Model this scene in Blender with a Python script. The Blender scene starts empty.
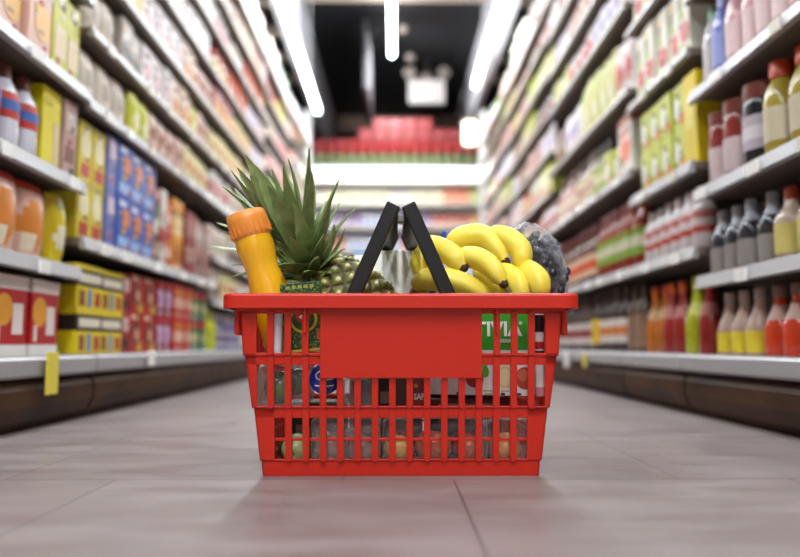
import bpy, math, random
from mathutils import Vector, Matrix, noise
random.seed(11)
R = random.Random(5)
sc = bpy.context.scene
col = sc.collection
PI = math.pi

# ------------------------------------------------------------------ camera model
F = 700.0; CAMZ = .1711
PITCH = math.atan(66.5/F); YAW = math.atan(5/F)
cfwd = Vector((math.sin(YAW)*math.cos(PITCH), math.cos(YAW)*math.cos(PITCH), math.sin(PITCH)))
crt = Vector((math.cos(YAW), -math.sin(YAW), 0)); cup = crt.cross(cfwd)
def at(px, py, Y):
    d = cfwd + crt*((px-400)/F) + cup*((278.5-py)/F)
    return Vector((0, 0, CAMZ)) + d*(Y/d.y)

# ------------------------------------------------------------------ materials
MC = {}
def hexc(h):
    h = h.lstrip('#')
    c = [int(h[i:i+2], 16)/255 for i in (0, 2, 4)]
    return tuple((x/12.92 if x <= .04045 else ((x+.055)/1.055)**2.4) for x in c) + (1,)
def mat(c, rough=.5, metal=0, spec=.5, coat=0, trans=0, emit=0, sss=0):
    k = (c, rough, metal, spec, coat, trans, emit, sss)
    if k in MC: return MC[k]
    m = bpy.data.materials.new('m_'+c.strip('#')); m.use_nodes = True
    b = m.node_tree.nodes['Principled BSDF']
    b.inputs['Base Color'].default_value = hexc(c); b.inputs['Roughness'].default_value = rough
    b.inputs['Metallic'].default_value = metal; b.inputs['Specular IOR Level'].default_value = spec
    b.inputs['Coat Weight'].default_value = coat; b.inputs['Transmission Weight'].default_value = trans
    if sss:
        b.inputs['Subsurface Weight'].default_value = sss; b.inputs['Subsurface Scale'].default_value = .006
    if emit:
        b.inputs['Emission Color'].default_value = hexc(c); b.inputs['Emission Strength'].default_value = emit
    MC[k] = m; return m
def noisy(name, c1, c2, scale, rough=.5, bump=0, detail=4, spread=(.35, .65), stretch=(1, 1, 1), c3=None):
    m = bpy.data.materials.new(name); m.use_nodes = True; nt = m.node_tree; N = nt.nodes; L = nt.links
    b = N['Principled BSDF']; tc = N.new('ShaderNodeTexCoord'); mp = N.new('ShaderNodeMapping'); mp.inputs['Scale'].default_value = stretch
    nz = N.new('ShaderNodeTexNoise'); nz.inputs['Scale'].default_value = scale; nz.inputs['Detail'].default_value = detail
    rp = N.new('ShaderNodeValToRGB'); e = rp.color_ramp.elements
    e[0].position = spread[0]; e[0].color = hexc(c1); e[1].position = spread[1]; e[1].color = hexc(c2)
    if c3:
        x = rp.color_ramp.elements.new(min(.98, spread[1]+.12)); x.color = hexc(c3)
    L.new(tc.outputs['Object'], mp.inputs['Vector']); L.new(mp.outputs[0], nz.inputs['Vector']); L.new(nz.outputs['Fac'], rp.inputs[0]); L.new(rp.outputs[0], b.inputs['Base Color'])
    b.inputs['Roughness'].default_value = rough
    if bump:
        bp = N.new('ShaderNodeBump'); bp.inputs['Strength'].default_value = bump; bp.inputs['Distance'].default_value = .002
        L.new(nz.outputs['Fac'], bp.inputs['Height']); L.new(bp.outputs[0], b.inputs['Normal'])
    return m
def film(name, tint='#ffffff', clear=.8, rough=.12, edge=.6):
    m = bpy.data.materials.new(name); m.use_nodes = True; nt = m.node_tree; N = nt.nodes; L = nt.links
    N.remove(N['Principled BSDF']); out = N['Material Output']
    t = N.new('ShaderNodeBsdfTransparent'); t.inputs[0].default_value = (.97, .97, .97, 1)
    g = N.new('ShaderNodeBsdfPrincipled'); g.inputs['Base Color'].default_value = hexc(tint); g.inputs['Roughness'].default_value = rough
    tc = N.new('ShaderNodeTexCoord'); nz = N.new('ShaderNodeTexNoise'); nz.inputs['Scale'].default_value = 55; nz.inputs['Detail'].default_value = 3; nz.inputs['Distortion'].default_value = 2.5
    bp = N.new('ShaderNodeBump'); bp.inputs['Strength'].default_value = 1; bp.inputs['Distance'].default_value = .004
    L.new(tc.outputs['Object'], nz.inputs['Vector']); L.new(nz.outputs[0], bp.inputs['Height']); L.new(bp.outputs[0], g.inputs['Normal'])
    lw = N.new('ShaderNodeLayerWeight'); lw.inputs[0].default_value = .45
    mr = N.new('ShaderNodeMapRange'); mr.inputs['To Min'].default_value = 1-clear; mr.inputs['To Max'].default_value = edge
    mx = N.new('ShaderNodeMixShader')
    L.new(lw.outputs['Facing'], mr.inputs[0]); L.new(mr.outputs[0], mx.inputs[0]); L.new(t.outputs[0], mx.inputs[1]); L.new(g.outputs[0], mx.inputs[2]); L.new(mx.outputs[0], out.inputs[0])
    return m
def vcol(name, attr, rough=.5, sss=0, bump=None):
    m = bpy.data.materials.new(name); m.use_nodes = True; nt = m.node_tree; N = nt.nodes; L = nt.links
    b = N['Principled BSDF']; a = N.new('ShaderNodeAttribute'); a.attribute_name = attr
    L.new(a.outputs['Color'], b.inputs['Base Color']); b.inputs['Roughness'].default_value = rough
    return m

# ------------------------------------------------------------------ mesh builder
class MB:
    def __init__(s): s.v = []; s.f = []; s.m = []; s.sm = []; s.mats = []
    def mi(s, m):
        if m not in s.mats: s.mats.append(m)
        return s.mats.index(m)
    def add(s, vs, fs, m, smooth=False):
        b = len(s.v); k = s.mi(m); s.v += [tuple(v) for v in vs]
        for f in fs: s.f.append([b+i for i in f]); s.m.append(k); s.sm.append(smooth)
        return s
    def box(s, x0, x1, y0, y1, z0, z1, m, M=None, bev=0):
        if bev:
            b = bev; pr = [(x0+b, y0), (x1-b, y0), (x1, y0+b), (x1, y1-b), (x1-b, y1), (x0+b, y1), (x0, y1-b), (x0, y0+b)]
            rings = []
            cx = (x0+x1)/2; cy = (y0+y1)/2; kx = 1-2*b/(x1-x0); ky = 1-2*b/(y1-y0)
            for z, k in ((z0, 1), (z0+b, 0), (z1-b, 0), (z1, 1)):
                rings.append([((cx+(x-cx)*(kx if k else 1)), (cy+(y-cy)*(ky if k else 1)), z) for x, y in pr])
            vs = [p for r in rings for p in r]; fs = [list(range(8))[::-1], list(range(24, 32))]
            for i in range(3):
                for j in range(8): fs.append([i*8+j, i*8+(j+1) % 8, (i+1)*8+(j+1) % 8, (i+1)*8+j])
        else:
            vs = [(x, y, z) for z in (z0, z1) for x, y in ((x0, y0), (x1, y0), (x1, y1), (x0, y1))]
            fs = [[3, 2, 1, 0], [4, 5, 6, 7], [0, 1, 5, 4], [1, 2, 6, 5], [2, 3, 7, 6], [3, 0, 4, 7]]
        if M: vs = [M @ Vector(v) for v in vs]
        return s.add(vs, fs, m)
    def lathe(s, prof, m, n=20, cx=0, cy=0, M=None, smooth=True, sq=0):
        vs = []; fs = []
        for r, z in prof:
            for j in range(n):
                a = 2*PI*j/n; c, q = math.cos(a), math.sin(a)
                k = 1
                if sq: k = 1/((abs(c)**4+abs(q)**4)**.25)*sq + (1-sq)
                vs.append((cx+r*c*k, cy+r*q*k, z))
        for i in range(len(prof)-1):
            for j in range(n): fs.append([i*n+j, i*n+(j+1) % n, (i+1)*n+(j+1) % n, (i+1)*n+j])
        if prof[0][0] > 1e-5: fs.append(list(range(n))[::-1])
        if prof[-1][0] > 1e-5: fs.append([(len(prof)-1)*n+j for j in range(n)])
        if M: vs = [M @ Vector(v) for v in vs]
        return s.add(vs, fs, m, smooth)
    def tube(s, pts, rad, m, n=10, prof=None, cap=True, smooth=True):
        pts = [Vector(p) for p in pts]; vs = []; fs = []; up = None
        for i, p in enumerate(pts):
            t = (pts[min(i+1, len(pts)-1)]-pts[max(i-1, 0)]).normalized()
            if up is None:
                up = t.cross(Vector((0, 0, 1)));
                if up.length < .01: up = t.cross(Vector((1, 0, 0)))
            up = (up - t*up.dot(t)).normalized(); w = t.cross(up)
            r = rad[i] if isinstance(rad, (list, tuple)) else rad
            for j in range(n):
                a = 2*PI*j/n; k = prof(a) if prof else 1
                vs.append(p+(up*math.cos(a)+w*math.sin(a))*r*k)
        for i in range(len(pts)-1):
            for j in range(n): fs.append([i*n+j, i*n+(j+1) % n, (i+1)*n+(j+1) % n, (i+1)*n+j])
        if cap: fs.append(list(range(n))[::-1]); fs.append([(len(pts)-1)*n+j for j in range(n)])
        return s.add(vs, fs, m, smooth)
    def plate(s, poly, y0, y1, m, M=None):           # polygon in x,z extruded along y
        n = len(poly); vs = [(x, y0, z) for x, z in poly]+[(x, y1, z) for x, z in poly]
        fs = [list(range(n)), list(range(n, 2*n))[::-1]]+[[i, i+n, (i+1) % n+n, (i+1) % n] for i in range(n)]
        if M: vs = [M @ Vector(v) for v in vs]
        return s.add(vs, fs, m)
    def mesh(s, name):
        me = bpy.data.meshes.new(name); me.from_pydata(s.v, [], s.f)
        for m in s.mats: me.materials.append(m)
        for p, k, q in zip(me.polygons, s.m, s.sm): p.material_index = k; p.use_smooth = q
        if any(s.sm): me.set_sharp_from_angle(angle=.9)
        me.update(); return me
    def obj(s, name, parent=None, bevel=0):
        o = bpy.data.objects.new(name, s.mesh(name)); col.objects.link(o); o.parent = parent
        if bevel:
            b = o.modifiers.new('b', 'BEVEL'); b.width = bevel; b.segments = 2; b.limit_method = 'ANGLE'; b.angle_limit = .6
        return o
def empty(name, loc=(0, 0, 0), rz=0):
    o = bpy.data.objects.new(name, None); col.objects.link(o); o.location = loc; o.rotation_euler.z = rz; o.empty_display_size = .02; return o
USED = {}
def tag(o, label, cat, group=None):
    n = len(label.replace(',', ' ').split())
    if not 4 <= n <= 16: print('LABEL LEN', n, label)
    if group is None and label in USED: print('DUP LABEL', label)
    USED[label] = 1
    o['label'] = label; o['category'] = cat
    if group: o['group'] = group
    return o
def struct(o): o['kind'] = 'structure'; return o
def catmull(P, k=6):
    P = [Vector(p) for p in P]; Q = [P[0]*2-P[1]]+P+[P[-1]*2-P[-2]]; out = []
    for i in range(1, len(Q)-2):
        a, b, c, d = Q[i-1:i+3]
        for j in range(k):
            t = j/k; out.append(.5*((2*b)+(c-a)*t+(2*a-5*b+4*c-d)*t*t+(3*b-a-3*c+d)*t**3))
    return out+[P[-1]]
def text(name, body, size, m, parent, loc, rot, bold=0, sx=1, align='CENTER'):
    cu = bpy.data.curves.new(name, 'FONT'); cu.body = body; cu.size = size; cu.align_x = align; cu.align_y = 'CENTER'
    cu.extrude = .0002; cu.offset = bold; cu.resolution_u = 3
    tmp = bpy.data.objects.new('tmp', cu); col.objects.link(tmp); bpy.context.view_layer.update()
    me = bpy.data.meshes.new_from_object(tmp.evaluated_get(bpy.context.evaluated_depsgraph_get())); bpy.data.objects.remove(tmp)
    me.materials.clear(); me.materials.append(m)
    o = bpy.data.objects.new(name, me); col.objects.link(o); o.parent = parent; o.location = loc; o.rotation_euler = rot; o.scale = (sx, 1, 1); return o

# ------------------------------------------------------------------ room
def floor_mat():
    m = bpy.data.materials.new('floor_tiles'); m.use_nodes = True; nt = m.node_tree; N = nt.nodes; L = nt.links; b = N['Principled BSDF']
    tc = N.new('ShaderNodeTexCoord'); mp = N.new('ShaderNodeMapping'); mp.inputs['Location'].default_value = (FLX, FLY, 0)
    br = N.new('ShaderNodeTexBrick'); br.inputs['Scale'].default_value = 1; br.inputs['Brick Width'].default_value = .43; br.inputs['Row Height'].default_value = .145*3.5
    br.offset = .33; br.inputs['Mortar Size'].default_value = .0016; br.inputs['Mortar Smooth'].default_value = .3; br.inputs['Bias'].default_value = 0
    br.inputs['Color1'].default_value = hexc('#988d8c'); br.inputs['Color2'].default_value = hexc('#8b807f'); br.inputs['Mortar'].default_value = hexc('#6a6266')
    nz = N.new('ShaderNodeTexNoise'); nz.inputs['Scale'].default_value = 5; nz.inputs['Detail'].default_value = 6; nz.inputs['Roughness'].default_value = .6
    mp2 = N.new('ShaderNodeMapping'); mp2.inputs['Scale'].default_value = (1, 3.0, 1)
    mx = N.new('ShaderNodeMix'); mx.data_type = 'RGBA'; mx.blend_type = 'MULTIPLY'; mx.inputs[0].default_value = 1
    rp = N.new('ShaderNodeValToRGB'); e = rp.color_ramp.elements; e[0].position = .3; e[0].color = hexc('#cfc6c4'); e[1].position = .7; e[1].color = hexc('#ffffff')
    rr = N.new('ShaderNodeMapRange'); rr.inputs['To Min'].default_value = .24; rr.inputs['To Max'].default_value = .46
    L.new(tc.outputs['Object'], mp.inputs[0]); L.new(mp.outputs[0], br.inputs[0]); L.new(tc.outputs['Object'], mp2.inputs[0]); L.new(mp2.outputs[0], nz.inputs['Vector'])
    L.new(nz.outputs[0], rp.inputs[0]); L.new(br.outputs[0], mx.inputs[6]); L.new(rp.outputs[0], mx.inputs[7]); L.new(mx.outputs[2], b.inputs['Base Color'])
    L.new(nz.outputs[0], rr.inputs[0]); L.new(rr.outputs[0], b.inputs['Roughness'])
    bp = N.new('ShaderNodeBump'); bp.inputs['Strength'].default_value = .35; bp.inputs['Distance'].default_value = .002; bp.invert = True
    L.new(br.outputs['Fac'], bp.inputs['Height'])
    bp2 = N.new('ShaderNodeBump'); bp2.inputs['Strength'].default_value = .12; bp2.inputs['Distance'].default_value = .01
    L.new(nz.outputs[0], bp2.inputs['Height']); L.new(bp.outputs[0], bp2.inputs['Normal']); L.new(bp2.outputs[0], b.inputs['Normal'])
    return m
FLX, FLY = .355, .1
WX, Y0R, Y1R, HC = 3.4, -4.0, 10.2, 3.35
struct(MB().box(-WX, WX, Y0R, Y1R, -.1, 0, floor_mat()).obj('floor'))
white = mat('#d9d6d2', .7); dark = mat('#121214', .6)
struct(MB().box(-WX, WX, Y0R, 6.0, HC, HC+.1, mat('#c9c5c0', .8)).box(-WX, WX, 6.0, Y1R, HC+.02, HC+.12, dark).obj('ceiling'))
struct(MB().box(-WX-.1, -WX, Y0R, Y1R, 0, HC+.1, mat('#8d8782', .8)).obj('wall_left'))
struct(MB().box(WX, WX+.1, Y0R, Y1R, 0, HC+.1, mat('#8d8782', .8)).obj('wall_right'))
struct(MB().box(-WX, WX, Y1R, Y1R+.1, 0, HC+.12, mat('#2c2a2b', .7)).obj('wall_back'))
struct(MB().box(-WX, WX, Y0R-.1, Y0R, 0, HC+.1, mat('#b5b0aa', .8)).obj('wall_front'))
beige = mat('#a99c8c', .6)
struct(MB().box(-.84, .84, 5.93, 6.05, HC-.1, HC+.02, beige).obj('trim_1'))
struct(MB().box(-.95, .95, 9.55, 9.68, HC-.2, HC+.02, mat('#6e5547', .6)).obj('trim_2'))
bulk = mat('#e6e3e8', .6)
struct(MB().box(-.93, -.86, 2.0, 9.5, 2.72, HC+.02, bulk).obj('trim_3'))
struct(MB().box(.86, .93, 2.0, 9.5, 2.72, HC+.02, bulk).obj('trim_4'))
for sx in (-1, 1):
    for k in range(6):
        y = 4.2+k*.55
        b = MB().box(min(sx*.95, sx*2.2), max(sx*.95, sx*2.2), y, y+.07, 2.86, 2.93, beige).obj('trim_%d' % (5+k+(6 if sx > 0 else 0))); struct(b)
    struct(MB().box(min(sx*.95, sx*2.4), max(sx*.95, sx*2.4), 3.9, 9.5, 3.05, 3.1, dark).obj('trim_%d' % (20+(sx > 0))))

# ------------------------------------------------------------------ lamps
tube_m = mat('#e6f6ff', .5, emit=16); house = mat('#d5d5d5', .4)
def area(loc, sx, sy, power, color, rot=(0, 0, 0), spread=PI):
    l = bpy.data.lights.new('area_light', 'AREA'); l.shape = 'RECTANGLE'; l.size = sx; l.size_y = sy; l.energy = power; l.color = color; l.spread = spread
    o = bpy.data.objects.new('area_light', l); col.objects.link(o); o.location = loc; o.rotation_euler = rot; return o
def tube_lamp(x, z, y0, y1, label, power=0, w=.034):
    t = empty('tube_lamp', (x, (y0+y1)/2, z)); tag(t, label, 'ceiling lamp', 'tube lamps over the aisle'); h = (y1-y0)/2
    MB().box(-w*.75, w*.75, -h, h, .02, .045, house).obj('housing', t)
    MB().tube([(0, -h+.01, 0), (0, h-.01, 0)], w/2+.006, tube_m, 12).obj('tube', t)
    c = MB()
    for yy in (-h*.7, h*.7): c.box(-.004, .004, yy-.004, yy+.004, .04, HC-z, house)
    c.obj('hanger', t)
    if power: area((x, (y0+y1)/2, z-.03), .08, y1-y0, power, (.93, .97, 1))
    if power: area((x, (y0+y1)/2, z+.06), .08, y1-y0, power*.5, (.93, .97, 1), (PI, 0, 0))
    return t
PW = 1.0
tube_lamp(-.70, 2.27, 2.2, 6.15, 'long white tube lamp hanging along the top of the left shelves', 22*PW)
tube_lamp(.70, 2.42, 2.2, 5.9, 'long white tube lamp hanging along the top of the right shelves', 22*PW)
tube_lamp(-.03, 2.95, 3.4, 6.5, 'short bright tube lamp high over the middle of the aisle', 20*PW)
for x, z, s in ((-.70, 2.27, 'left'), (.70, 2.42, 'right')):
    tube_lamp(x, z, -3.0, 2.0, 'nearer tube lamp overhead on the %s side, above the picture' % s, 14*PW)
# shelf light inside the back gondola and the end lantern
BY = 6.75
area((-.03, 6.45, 2.97), .1, .5, 26, (.95, .97, 1), (math.radians(62), 0, 0))  # extra light added by the middle tube, tilted to brighten the emergency light
ls = MB().box(-.95, .95, BY+.015, BY+.03, 1.896, 1.908, mat('#eef6ff', .5, emit=2.5)).obj('shelf_light'); tag(ls, 'bright light strip under the top shelf of the back display', 'shelf light')
area((0, BY+.0, 1.89), 1.8, .03, 9, (.95, .97, 1), (-.5, 0, 0))
lt = empty('wall_lantern', (.69, 6.3, 2.12)); tag(lt, 'small glowing square lamp beside the far end of right shelves', 'lamp')
MB().box(-.055, .055, -.03, .03, -.1, .1, mat('#fff6e6', .5, emit=5), bev=.01).obj('lamp_shade', lt); MB().box(-.065, .065, .03, .05, -.12, .14, beige).obj('back_plate', lt)
MB().box(-.012, .012, .05, .08, -.05, .05, beige).box(-.012, .17, .06, .085, -.012, .012, beige).obj('bracket', lt)
em = empty('emergency_light', at(426.5, 93, 7.6)); em.scale = (.88, .88, .88); tag(em, 'white emergency light box with two round spotlights near the dark ceiling', 'emergency light')
wm = mat('#b0aaa6', .5)
MB().box(-.23, .23, -.06, .06, -.155, .155, wm, bev=.012).obj('housing', em)
MB().box(.12, .17, -.064, -.061, -.06, -.045, mat('#8a8480', .5)).obj('marking', em)
for sx in (-1, 1):
    hd = MB(); Mx = Matrix.Translation((sx*.215, -.02, .235)) @ Matrix.Rotation(PI/2, 4, 'X')
    hd.lathe([(.0, -.05), (.04, -.05), (.070, .0), (.080, .06), (.0, .065)], mat('#6e655d', .4), 20, M=Mx); hd.tube([(sx*.17, 0, .15), (sx*.2, 0, .2)], .02, wm)
    hd.obj('spotlight', em)
MB().lathe([(.09, .155), (.088, .2), (.06, .25), (0, .27)], mat('#6e655d', .4), 20).obj('dome', em)
MB().box(-.01, .01, -.01, .01, .26, (HC-em.location.z+.02)/.88, dark).obj('hanger', em)
hs = empty('hanging_panel', at(369, 74, 6.95)); tag(hs, 'narrow vertical hanging sign seen edge on under the dark ceiling', 'sign')
MB().box(-.035, .0, -.5, .5, -.34, .34, mat('#3c3839', .6)).obj('panel', hs); MB().box(0, .02, -.5, .5, -.34, .22, mat('#7e7a7e', .5)).obj('face_sheet', hs)
MB().box(-.02, -.01, -.01, .01, .34, HC-hs.location.z+.02, dark).obj('hanger', hs)
for px, py, w, h, lab in ((403, 26, .05, .07, 'small beige detector box on the dark ceiling beside middle lamp'), (410, 58, .055, .035, 'small round sprinkler head hanging above the emergency light')):
    p = at(px, py, 6.8 if py < 40 else 7.3); d = MB().lathe([(0, -h), (w*.7, -h), (w, -h*.5), (w, h*.6), (w*.4, h)], mat('#6e645d', .5), 18).box(-.008, .008, -.008, .008, h*.9, HC+.02-p.z, dark).obj('ceiling_detector')
    d.location = p; tag(d, lab, 'detector')

# ------------------------------------------------------------------ shelf units
FX = .76
rail_m = mat('#a3a0a2', .38); under_m = mat('#6e6257', .6); back_m = mat('#574d44', .7); kick_m = noisy('kick_brown', '#26160b', '#4c2f19', 7, .55, stretch=(1, .6, 1)); kick_m.node_tree.nodes['Principled BSDF'].inputs['Specular IOR Level'].default_value = .18
tag_m = mat('#f3f1ee', .5); rail2_m = mat('#9b948e', .45)
ytag_m = mat('#e9d84a', .5)
ORD = 'zeroth first second third fourth fifth sixth seventh eighth ninth tenth eleventh twelfth thirteenth fourteenth fifteenth sixteenth seventeenth eighteenth nineteenth twentieth'.split()
NUM = 'zero one two three four five six seven eight nine ten eleven'.split()
def ordn(n):
    if n <= 20: return ORD[n]
    t = {2: 'twenty', 3: 'thirty', 4: 'forty'}[n//10]
    return (t+'-'+ORD[n % 10]) if n % 10 else {3: 'thirtieth', 4: 'fortieth'}[n//10]
def unit(side, bay, y0, y1, hs):
    s = -1 if side == 'left' else 1
    t = empty('shelf_unit', (s*1.0, (y0+y1)/2, 0)); L = (y1-y0)/2-.002
    tag(t, 'white steel shelving on the %s of the aisle, %s bay from the camera' % (side, ORD[bay]), 'shelving', 'shelving along the aisle')
    def X(a, b): a, b = s*(a-1.0), s*(b-1.0); return min(a, b), max(a, b)
    m = MB(); m.box(*X(.745, 1.2), -L, L, .105, .148, rail_m); m.box(*X(.715, .745), -L, L, .106, .147, rail_m, bev=.006); m.obj('deck', t)
    # curved bumper: profile in X,z
    k = MB(); pr = [(.765, .104), (.735, .1), (.722, .082), (.722, .05), (.735, .02), (.755, .0), (.80, .0), (.80, .104)]
    vs = [(s*(x-1), yy, z) for yy in (-L+.004, L-.004) for x, z in pr]; n = len(pr)
    k.add(vs, [list(range(n)), list(range(n, 2*n))[::-1]]+[[i, (i+1) % n, (i+1) % n+n, i+n] for i in range(n)], kick_m); k.obj('kick_plate', t)
    MB().box(*X(1.2, 1.22), -L, L, 0, 2.12, back_m).obj('back_panel', t)
    for e in (-L, L-.03): MB().box(*X(1.17, 1.2), e, e+.03, .148, 2.12, mat('#b9b4b0', .4)).obj('upright', t)
    for i, h in enumerate(hs):
        sh = MB().box(*X(FX+.012, 1.17), -L, L, h-.018, h+.0, under_m).obj('shelf', t)
        r = MB(); lh = .027 if h < .9 else .022; a = [(FX-.004, h-lh), (FX+.012, h-lh-.002), (FX+.012, h+.004), (FX+.004, h+.004)]
        vs = [(s*(x-1), yy, z) for yy in (-L, L) for x, z in a]
        r.add(vs, [[0, 1, 2, 3], [7, 6, 5, 4], [0, 4, 5, 1], [1, 5, 6, 2], [2, 6, 7, 3], [3, 7, 4, 0]], rail_m if h < .9 else rail2_m); r.obj('price_rail', sh)
        if h < 1.0 and bay <= 3:
            y = -L+.09
            while y < L-.06:
                w = R.uniform(.03, .055); MB().box(*X(FX-.008, FX-.001), y, y+w, h-.03, h-.003, R.choice([tag_m, tag_m, mat('#d9d2c6', .5)])).obj('price_tag', sh); y += R.uniform(.14, .3)
    return t
LB = [(.95, 1.70), (1.70, 2.94), (2.94, 4.18), (4.18, 5.2), (5.2, 6.1)]
RB = [(.95, 1.76), (1.76, 2.23), (2.23, 3.40), (3.40, 4.70), (4.70, 6.0)]
LH = [[.355, .567, .80, 1.04, 1.28, 1.52, 1.76], [.434, .787, .97, 1.155, 1.335, 1.515, 1.695, 1.88], [.365, .55, .787, .97, 1.155, 1.335, 1.515, 1.695, 1.88],
      [.33, .52, .70, .88, 1.06, 1.25, 1.45, 1.66, 1.88], [.36, .56, .76, .96, 1.16, 1.36, 1.56, 1.76, 1.92]]
RH = [[.34, .56, .818, 1.08, 1.3, 1.52, 1.76], [.42, .643, .947, 1.2, 1.42, 1.64, 1.86], [.42, .742, 1.015, 1.31, 1.5, 1.69, 1.88],
      [.33, .53, .73, .93, 1.13, 1.33, 1.53, 1.73, 1.9], [.36, .56, .76, .96, 1.16, 1.36, 1.56, 1.76, 1.92]]
units = {}
for i, b in enumerate(LB): units['left', i] = unit('left', i+1, *b, LH[i])
for i, b in enumerate(RB): units['right', i] = unit('right', i+1, *b, RH[i])
# flapping tags clipped to the decks
def flag(side, bay, y, w, h, m, z=.125):
    s = -1 if side == 'left' else 1; t = units[side, bay]; xx = s*(.705-1)
    MB().box(min(xx, xx+s*.003), max(xx, xx+s*.003), y-t.location.y-w/2, y-t.location.y+w/2, z-h, z+.012, m, bev=.001).obj('shelf_flag', t)
flag('left', 0, 1.46, .05, .075, ytag_m, .145); flag('left', 1, 2.05, .05, .03, tag_m, .142); flag('right', 2, 2.62, .04, .04, ytag_m, .13); flag('right', 2, 2.9, .07, .05, tag_m, .13)
flag('left', 2, 3.25, .06, .05, tag_m, .41)

# ------------------------------------------------------------------ products
DES = {}
def carton(key, kind, look, w, d, h, base, patches=(), rough=.4, cat='box', tray=None):
    m = MB(); z0 = 0
    if tray: m.box(-w/2, w/2, -d, 0, 0, h*.14, mat(tray, .6)); z0 = h*.14
    m.box(-w/2, w/2, -d+.001, -.001, z0, h, mat(base, rough), bev=.002)
    rr_ = random.Random(key); patches = list(patches)
    if key not in ('yelcan', 'yelcart', 'redbox', 'yelblk', 'redmulti'):
        for _ in range(6):
            u_, v_ = rr_.uniform(.05, .7), rr_.uniform(.04, .9); patches.append((u_, v_, min(.97, u_+rr_.uniform(.08, .3)), min(.98, v_+rr_.uniform(.03, .09)), rr_.choice(['#3a2a26', '#efe9e2', '#b8322a', '#d8b040', '#8a5a4c', '#4a5a80', '#efe9e2'])))
    for k, p in enumerate(patches):
        e = .00015*(k+1)
        if p[0] == 'o':
            _, cu, cv, r, c = p; M = Matrix.Translation((cu*w-w/2, -d, z0+cv*(h-z0))) @ Matrix.Rotation(PI/2, 4, 'X')
            m.lathe([(r*h, 0), (r*h, e)], mat(c, rough), 16, M=M, smooth=False)
        else:
            u0, v0, u1, v1, c = p
            m.box(u0*w-w/2, u1*w-w/2, -d-e, -d+.0012, z0+v0*(h-z0), z0+v1*(h-z0), mat(c, rough))
            if u1-u0 > .95:     # band wraps round the sides
                m.box(-w/2-e*.5, w/2+e*.5, -d, -.002, z0+v0*(h-z0), z0+v1*(h-z0), mat(c, rough))
    DES[key] = dict(kind=kind, look=look, w=w, h=h, d=d, root=m.mesh(kind), parts=[], cat=cat)
def packet(key, kind, look, w, d, h, base, patches=(), rough=.32):
    # pillow pouch with crimped top seal
    m = MB(); nx, nz = 8, 9; vs = []; fs = []
    B = mat(base, rough)
    for sgn in (-1, 1):
        for j in range(nz+1):
            for i in range(nx+1):
                u, v = i/nx, j/nz; bul = (math.sin(PI*min(1, max(0, u)))**.5)*(math.sin(PI*min(1, v*.93+.035))**.45)
                if j == 0: bul = .75*math.sin(PI*u)**.3 if 0 < u < 1 else 0
                vs.append(((u-.5)*w*(1-.03*math.sin(PI*v)), -d/2+sgn*d/2*bul, v*h))
    o = (nx+1)*(nz+1)
    for j in range(nz):
        for i in range(nx):
            a = j*(nx+1)+i; q = [a, a+1, a+nx+2, a+nx+1]; fs.append(q); fs.append([x+o for x in q][::-1])
    cols = {}
    for k, f in enumerate(fs):
        fr = k % 2 == 0; q = k//2; i, j = q % nx, q//nx; u, v = (i+.5)/nx, (j+.5)/nz; mm = B
        for p in patches:
            if p[0] == 'o':
                if ((u-p[1])*w)**2+((v-p[2])*h)**2 < (p[3]*h)**2: mm = mat(p[4], rough)
            elif p[0] <= u <= p[2] and p[1] <= v <= p[3]: mm = mat(p[4], rough)
        cols.setdefault(mm.name, (mm, []))[1].append(f)
    b = len(m.v); m.v += vs
    for mm, fl in cols.values():
        k = m.mi(mm)
        for f in fl: m.f.append(f); m.m.append(k); m.sm.append(True)
    m.f.append([i for i in range(nx+1)]+[o+i for i in range(nx, -1, -1)]); m.m.append(m.mi(B)); m.sm.append(False)
    DES[key] = dict(kind=kind, look=look, w=w, h=h, d=d, root=m.mesh(kind), parts=[], cat='packet')
SHAPES = {
 'sauce': [(.0, 0), (.94, 0), (1, .02), (1, .52), (.93, .6), (.62, .7), (.42, .78), (.36, .86), (.36, .9)],
 'juice': [(0, 0), (.92, 0), (1, .03), (.97, .3), (1, .55), (.86, .68), (.55, .8), (.45, .84), (.45, .88)],
 'wine': [(0, 0), (.96, 0), (1, .02), (1, .6), (.8, .68), (.4, .76), (.33, .82), (.33, .92)],
 'jar': [(0, 0), (.93, 0), (1, .04), (1, .72), (.95, .79), (.84, .84), (.84, .86)],
 'squat': [(0, 0), (.95, 0), (1, .05), (1, .62), (.88, .72), (.6, .8), (.6, .84)],
 'slim': [(0, 0), (.95, 0), (1, .02), (.98, .4), (.85, .48), (.5, .66), (.36, .78), (.34, .9)],
 'pickle': [(0, 0), (.93, 0), (1, .04), (1, .5), (.92, .57), (.85, .60)],
 'tin': [(0, 0), (.97, 0), (1, .015), (1, .97), (.97, .985), (.93, .985)],
}
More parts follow.
